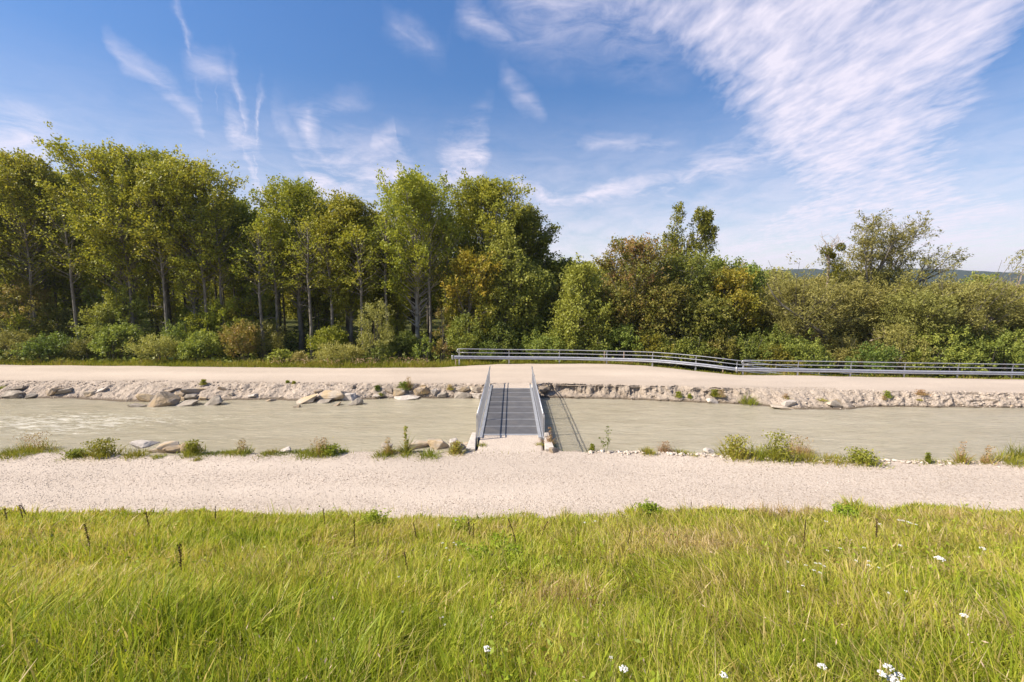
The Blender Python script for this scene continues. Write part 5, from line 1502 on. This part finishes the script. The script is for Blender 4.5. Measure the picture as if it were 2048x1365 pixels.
def herb(u, v, wpx, hpx, label, tint, L=.09):
    b = hit_meadow(u, v, .05); k = b[1] * 1.05 / F; w = wpx * k; h = hpx * k + .15
    r = np.random.RandomState(int(u)); e = empty('meadow_herb', b, label, 'herb', 'leafy herbs in the meadow')
    st = MB(); P = []; D = []
    for i in range(26):
        x = r.normal() * w * .27; y = r.normal() * w * .2; hh = h * r.uniform(.55, 1) * math.exp(-(x / (w * .5)) ** 2)
        q0 = np.array([x * .5, y * .5, 0]); q1 = np.array([x, y, hh]); st.tube([q0, q1], [.006, .003], 4, False)
        for j in range(24):
            s = r.uniform(.25, 1); P.append(q0 + (q1 - q0) * s + r.normal(size=3) * np.array([.05, .05, .02])); D.append((r.normal(), r.normal(), .3))
    st.build('stem', M['stem'], e)
    V, T = leaf_quads(np.array(P), L, L * .38, tint + r.normal(size=len(P)) * .1, r, .8, np.array(D)); obj('leaves', crown_mesh('leaves', V, T), M['grass'], e)
herb(1000, 1118, 150, 34, 'bushy green leafy herb patch in the middle of the meadow', .3)
herb(752, 1055, 90, 32, 'leafy bump of herbs on the meadow edge left of the bridge', .4)
herb(915, 1062, 60, 20, 'small leafy herb left of the tall dock stalks', .36)
herb(1690, 1030, 70, 18, 'fresh green herb patch on the right meadow edge', .28)
herb(1300, 1025, 60, 16, 'green herb patch on the meadow edge right of the bridge', .28)

# ------------------------------------------------------------------ world
w = bpy.data.worlds.new('World'); SC.world = w; w.use_nodes = True
nt = w.node_tree; nt.nodes.clear()
class WN(NT):
    def __init__(s, t): s.t = t
W_ = WN(nt)
def build_world():
    out = W_.n('ShaderNodeOutputWorld'); bg = W_.n('ShaderNodeBackground')
    sky = W_.n('ShaderNodeTexSky', sky_type='NISHITA'); sky.sun_disc = False
    sky.sun_elevation = SUN_EL; sky.sun_rotation = radians(-106); sky.air_density = 1.0; sky.dust_density = .6; sky.ozone_density = 1.6; sky.altitude = 300
    d = W_.n('ShaderNodeTexCoord').outputs['Generated']
    sp = W_.n('ShaderNodeSeparateXYZ'); W_.l(d, sp.inputs[0])
    x, y, z = sp.outputs
    az = W_.math('ARCTAN2', x, y); el = W_.math('ARCSINE', z)
    zc = W_.math('ADD', W_.math('MAXIMUM', z, 0.0), .07)
    px = W_.math('DIVIDE', x, zc); py = W_.math('DIVIDE', y, zc)
    pl = W_.n('ShaderNodeCombineXYZ'); W_.l(px, pl.inputs[0]); W_.l(py, pl.inputs[1]); P = pl.outputs[0]
    ae = W_.n('ShaderNodeCombineXYZ'); W_.l(az, ae.inputs[0]); W_.l(el, ae.inputs[1])
    # warp of the angular coordinates
    wn = W_.n('ShaderNodeTexNoise'); wn.inputs['Scale'].default_value = 6; wn.inputs['Detail'].default_value = 6; wn.inputs['Roughness'].default_value = .6; W_.l(ae.outputs[0], wn.inputs['Vector'])
    sub = W_.n('ShaderNodeVectorMath', operation='SUBTRACT'); W_.l(wn.outputs['Color'], sub.inputs[0]); sub.inputs[1].default_value = (.5, .5, .5)
    scl = W_.n('ShaderNodeVectorMath', operation='SCALE'); W_.l(sub.outputs[0], scl.inputs[0]); scl.inputs['Scale'].default_value = .095
    adn = W_.n('ShaderNodeVectorMath', operation='ADD'); W_.l(ae.outputs[0], adn.inputs[0]); W_.l(scl.outputs[0], adn.inputs[1])
    flat = W_.n('ShaderNodeVectorMath', operation='MULTIPLY'); W_.l(adn.outputs[0], flat.inputs[0]); flat.inputs[1].default_value = (1, 1, 0)
    Q = flat.outputs[0]
    def AE(u, v):
        r = ray(u, v); r = r / np.linalg.norm(r); return (atan2(r[0], r[1]), math.asin(r[2]))
    qs = W_.n('ShaderNodeSeparateXYZ'); W_.l(Q, qs.inputs[0]); qa, qe = qs.outputs[0], qs.outputs[1]
    fa = W_.math('MULTIPLY_ADD', qa, .5); fa.node.inputs[2].default_value = .5
    def table(fac, rows):
        """rows of (position, a, b, c) held in one colour ramp used as a lookup table"""
        r = W_.n('ShaderNodeValToRGB'); e = r.color_ramp.elements; rows = sorted(rows, key=lambda q: q[0])
        while len(e) < len(rows): e.new(.5)
        for k, (p, a, b, c) in enumerate(rows): e[k].position = min(1, max(0, p)); e[k].color = (a, b, c, 1)
        W_.l(fac, r.inputs[0]); sp_ = W_.n('ShaderNodeSeparateColor'); W_.l(r.outputs[0], sp_.inputs[0]); return sp_.outputs
    def falloff(dist, width, amp):
        t = W_.math('SUBTRACT', 1.0, W_.math('DIVIDE', dist, width), True)
        return W_.math('MULTIPLY', W_.math('POWER', t, 1.25), amp)
    def layer(wlist):
        rows = []
        for pts, wpx, amp in wlist:
            A = [AE(u, v) for u, v in pts]; n = len(A)
            for k, (a, e_) in enumerate(A):
                sl = abs((A[min(k + 1, n - 1)][1] - A[max(k - 1, 0)][1]) / (A[min(k + 1, n - 1)][0] - A[max(k - 1, 0)][0] + 1e-6))
                rows.append(((a + 1) / 2, max(e_, 0), wpx * 1.55 / F * sqrt(1 + min(sl, 4) ** 2), amp if 0 < k < n - 1 else 0))
        c, w_, a_ = table(fa, rows)
        return falloff(W_.math('ABSOLUTE', W_.math('SUBTRACT', qe, c)), W_.math('MAXIMUM', w_, .002), a_)
    L_ = [
      layer([([(-120, 240), (-20, 268), (100, 285), (190, 305)], 52, .95), ([(225, 95), (250, 120), (330, 175), (390, 230), (438, 300)], 17, .62), ([(442, 215), (465, 250), (520, 300), (560, 350)], 26, .85),
             ([(728, 310), (750, 290), (790, 276), (855, 305)], 30, .7), ([(800, 400), (880, 360), (960, 318), (992, 300)], 60, 1.15), ([(995, 345), (1040, 370), (1110, 405), (1200, 395), (1300, 380), (1420, 340), (1560, 300), (1600, 290)], 40, 1.0)]),
      layer([([(335, -45), (350, -10), (430, 112), (446, 145)], 10, .5), ([(447, 125), (470, 145), (520, 172), (540, 186)], 26, .65), ([(440, 400), (520, 385), (620, 380), (740, 375), (800, 365), (858, 385)], 85, 1.0), ([(1080, 480), (1140, 470), (1300, 447), (1350, 430)], 42, .8)]),
      layer([([(350, 130), (385, 125), (440, 132), (480, 145)], 24, .55), ([(560, 235), (600, 222), (680, 212), (760, 200)], 24, .35), ([(765, 30), (800, 50), (860, 85), (900, 115)], 20, .35), ([(902, -10), (940, 20), (1010, 62), (1050, 92)], 24, .55), ([(1080, 530), (1140, 520), (1380, 497), (1450, 490)], 50, .95)]),
      layer([([(540, 235), (560, 255), (590, 310), (612, 350)], 36, .35), ([(995, 155), (1020, 178), (1070, 215), (1095, 240)], 20, .5), ([(1120, 292), (1160, 288), (1330, 282), (1460, 290)], 24, .55), ([(1860, 345), (1920, 325), (2060, 295), (2150, 280)], 26, .6)]),
      layer([([(960, -40), (1040, -10), (1200, 0), (1300, 20), (1420, 60)], 80, .55)]),
    ]
    # an upright plume and the broad bank on the right, looked up by elevation
    c, w_, a_ = table(qe, [(AE(u, v)[1], (AE(u, v)[0] + 1) / 2, wpx / F, am) for u, v, wpx, am in [(632, 190, 30, 0), (626, 220, 30, .8), (634, 290, 40, .85), (664, 350, 60, .85), (700, 400, 90, .8), (720, 450, 90, .6)]])
    L_.append(falloff(W_.math('ABSOLUTE', W_.math('SUBTRACT', qa, W_.math('SUBTRACT', W_.math('MULTIPLY', c, 2.0), 1.0))), W_.math('MAXIMUM', w_, .002), a_))
    wisps = L_[0]
    for q in L_[1:]: wisps = W_.math('MAXIMUM', wisps, q)
    bl, br, ba = table(qe, [(AE(1700, v)[1], (AE(l, v)[0] + 1) / 2, (AE(r_, v)[0] + 1) / 2, am) for v, l, r_, am in [(-120, 1150, 2500, .8), (0, 1250, 2330, .9), (110, 1370, 2180, .95), (200, 1400, 2060, 1), (280, 1420, 2010, 1), (335, 1480, 2000, 1), (400, 1480, 2080, .95), (445, 1360, 2300, .95), (500, 1270, 2500, 1), (550, 1200, 2500, 1)]])
    f2 = W_.math('SUBTRACT', fa, bl); f3 = W_.math('SUBTRACT', br, fa)
    bank = W_.math('MULTIPLY', W_.math('MULTIPLY', W_.math('MULTIPLY', f2, 14.0, True), W_.math('MULTIPLY', f3, 16.0, True)), ba)
    # streaks drawn out along the flow, and fine mackerel ripples
    n1 = W_.noise(1.0, W_.mapv(P, (2.6, .8, 1), rot=(0, 0, .18)), 6, .6, .2)
    n2 = W_.noise(1.0, W_.mapv(P, (14, 6, 1), rot=(0, 0, -.3)), 4, .6, .25)
    n3 = W_.noise(11.0, W_.mapv(ae.outputs[0], (1.0, 3.2, 1), rot=(0, 0, .35)), 7, .66, .6)
    nw = W_.math('ADD', W_.math('MULTIPLY', n1, .35), W_.math('MULTIPLY', n3, .65))
    dw = W_.math('MULTIPLY', wisps, W_.math('MULTIPLY', W_.math('SUBTRACT', nw, .33), 3.6, True))
    nb = W_.math('ADD', W_.math('MULTIPLY', n1, .45), W_.math('MULTIPLY', n2, .55))
    db = W_.math('ADD', W_.math('MULTIPLY', bank, 1.0), W_.math('MULTIPLY', W_.math('SUBTRACT', nb, .575), 2.5))
    db = W_.math('MULTIPLY', W_.math('MULTIPLY', db, 1.0, True), W_.math('MULTIPLY', bank, 2.0, True))
    den = W_.math('MULTIPLY', W_.math('MAXIMUM', dw, db), .93, True)
    # thin general veil near the horizon
    veil = W_.n('ShaderNodeMapRange', interpolation_type='SMOOTHSTEP'); W_.l(el, veil.inputs[0]); veil.inputs[1].default_value = .40; veil.inputs[2].default_value = -.02; veil.inputs[3].default_value = 0; veil.inputs[4].default_value = .95
    den = W_.math('MAXIMUM', den, W_.math('MULTIPLY', veil.outputs[0], W_.math('ADD', W_.math('MULTIPLY', nw, 2.2), -.35)), True)
    up = W_.math('GREATER_THAN', z, -.01); den = W_.math('MULTIPLY', den, up)
    hsv = W_.n('ShaderNodeHueSaturation'); W_.l(sky.outputs[0], hsv.inputs['Color']); hsv.inputs['Saturation'].default_value = SKY_SAT; hsv.inputs['Hue'].default_value = SKY_HUE;
    dim = W_.n('ShaderNodeMapRange', interpolation_type='SMOOTHSTEP'); W_.l(el, dim.inputs[0]); dim.inputs[1].default_value = -.05; dim.inputs[2].default_value = .75; dim.inputs[3].default_value = .42; dim.inputs[4].default_value = .67
    W_.l(dim.outputs[0], hsv.inputs['Value'])
    c = W_.mix(den, hsv.outputs[0], CLOUD)
    W_.l(c, bg.inputs[0]); bg.inputs[1].default_value = SKY_STR
    W_.l(bg.outputs[0], out.inputs[0])
SKY_STR = .15; SKY_SAT = 1.3; SKY_VAL = .85; SKY_HUE = .507; CLOUD = (3.4, 3.18, 3.65)
build_world()

hb = MB(); hb.box(-4300, 4300, -1000, 6200, -3.4, 110)
hm = bpy.data.materials.new('haze'); hm.use_nodes = True; hn = hm.node_tree; hn.nodes.clear()
ho = hn.nodes.new('ShaderNodeOutputMaterial'); hv = hn.nodes.new('ShaderNodeVolumePrincipled')
hv.inputs['Color'].default_value = (.86, .92, 1, 1); hv.inputs['Density'].default_value = .00013; hv.inputs['Anisotropy'].default_value = .2
hn.links.new(hv.outputs[0], ho.inputs['Volume'])
tag(hb.build('haze', hm), 'thin blue summer haze over the whole valley', 'haze', kind='stuff')
sun = bpy.data.lights.new('sun', 'SUN'); sun.energy = 4.75; sun.angle = radians(.53); sun.color = (1, .915, .79)
so = bpy.data.objects.new('sun', sun); COL.objects.link(so); so.location = (-40, 20, 60); so.rotation_euler = (0, -(pi / 2 - SUN_EL), radians(16))

cam = bpy.data.cameras.new('camera'); cam.lens = 16; cam.sensor_width = 36; cam.clip_start = .1; cam.clip_end = 12000
co = bpy.data.objects.new('camera', cam); COL.objects.link(co); co.location = (0, 0, CAMZ); co.rotation_euler = (pi / 2 - PITCH, 0, 0)
SC.camera = co
SC.view_settings.view_transform = 'Standard'; SC.view_settings.look = 'None'; SC.view_settings.exposure = .9; SC.view_settings.gamma = 1
SC.cycles.max_bounces = 4; SC.cycles.diffuse_bounces = 3; SC.cycles.glossy_bounces = 2; SC.cycles.transmission_bounces = 3; SC.cycles.transparent_max_bounces = 4
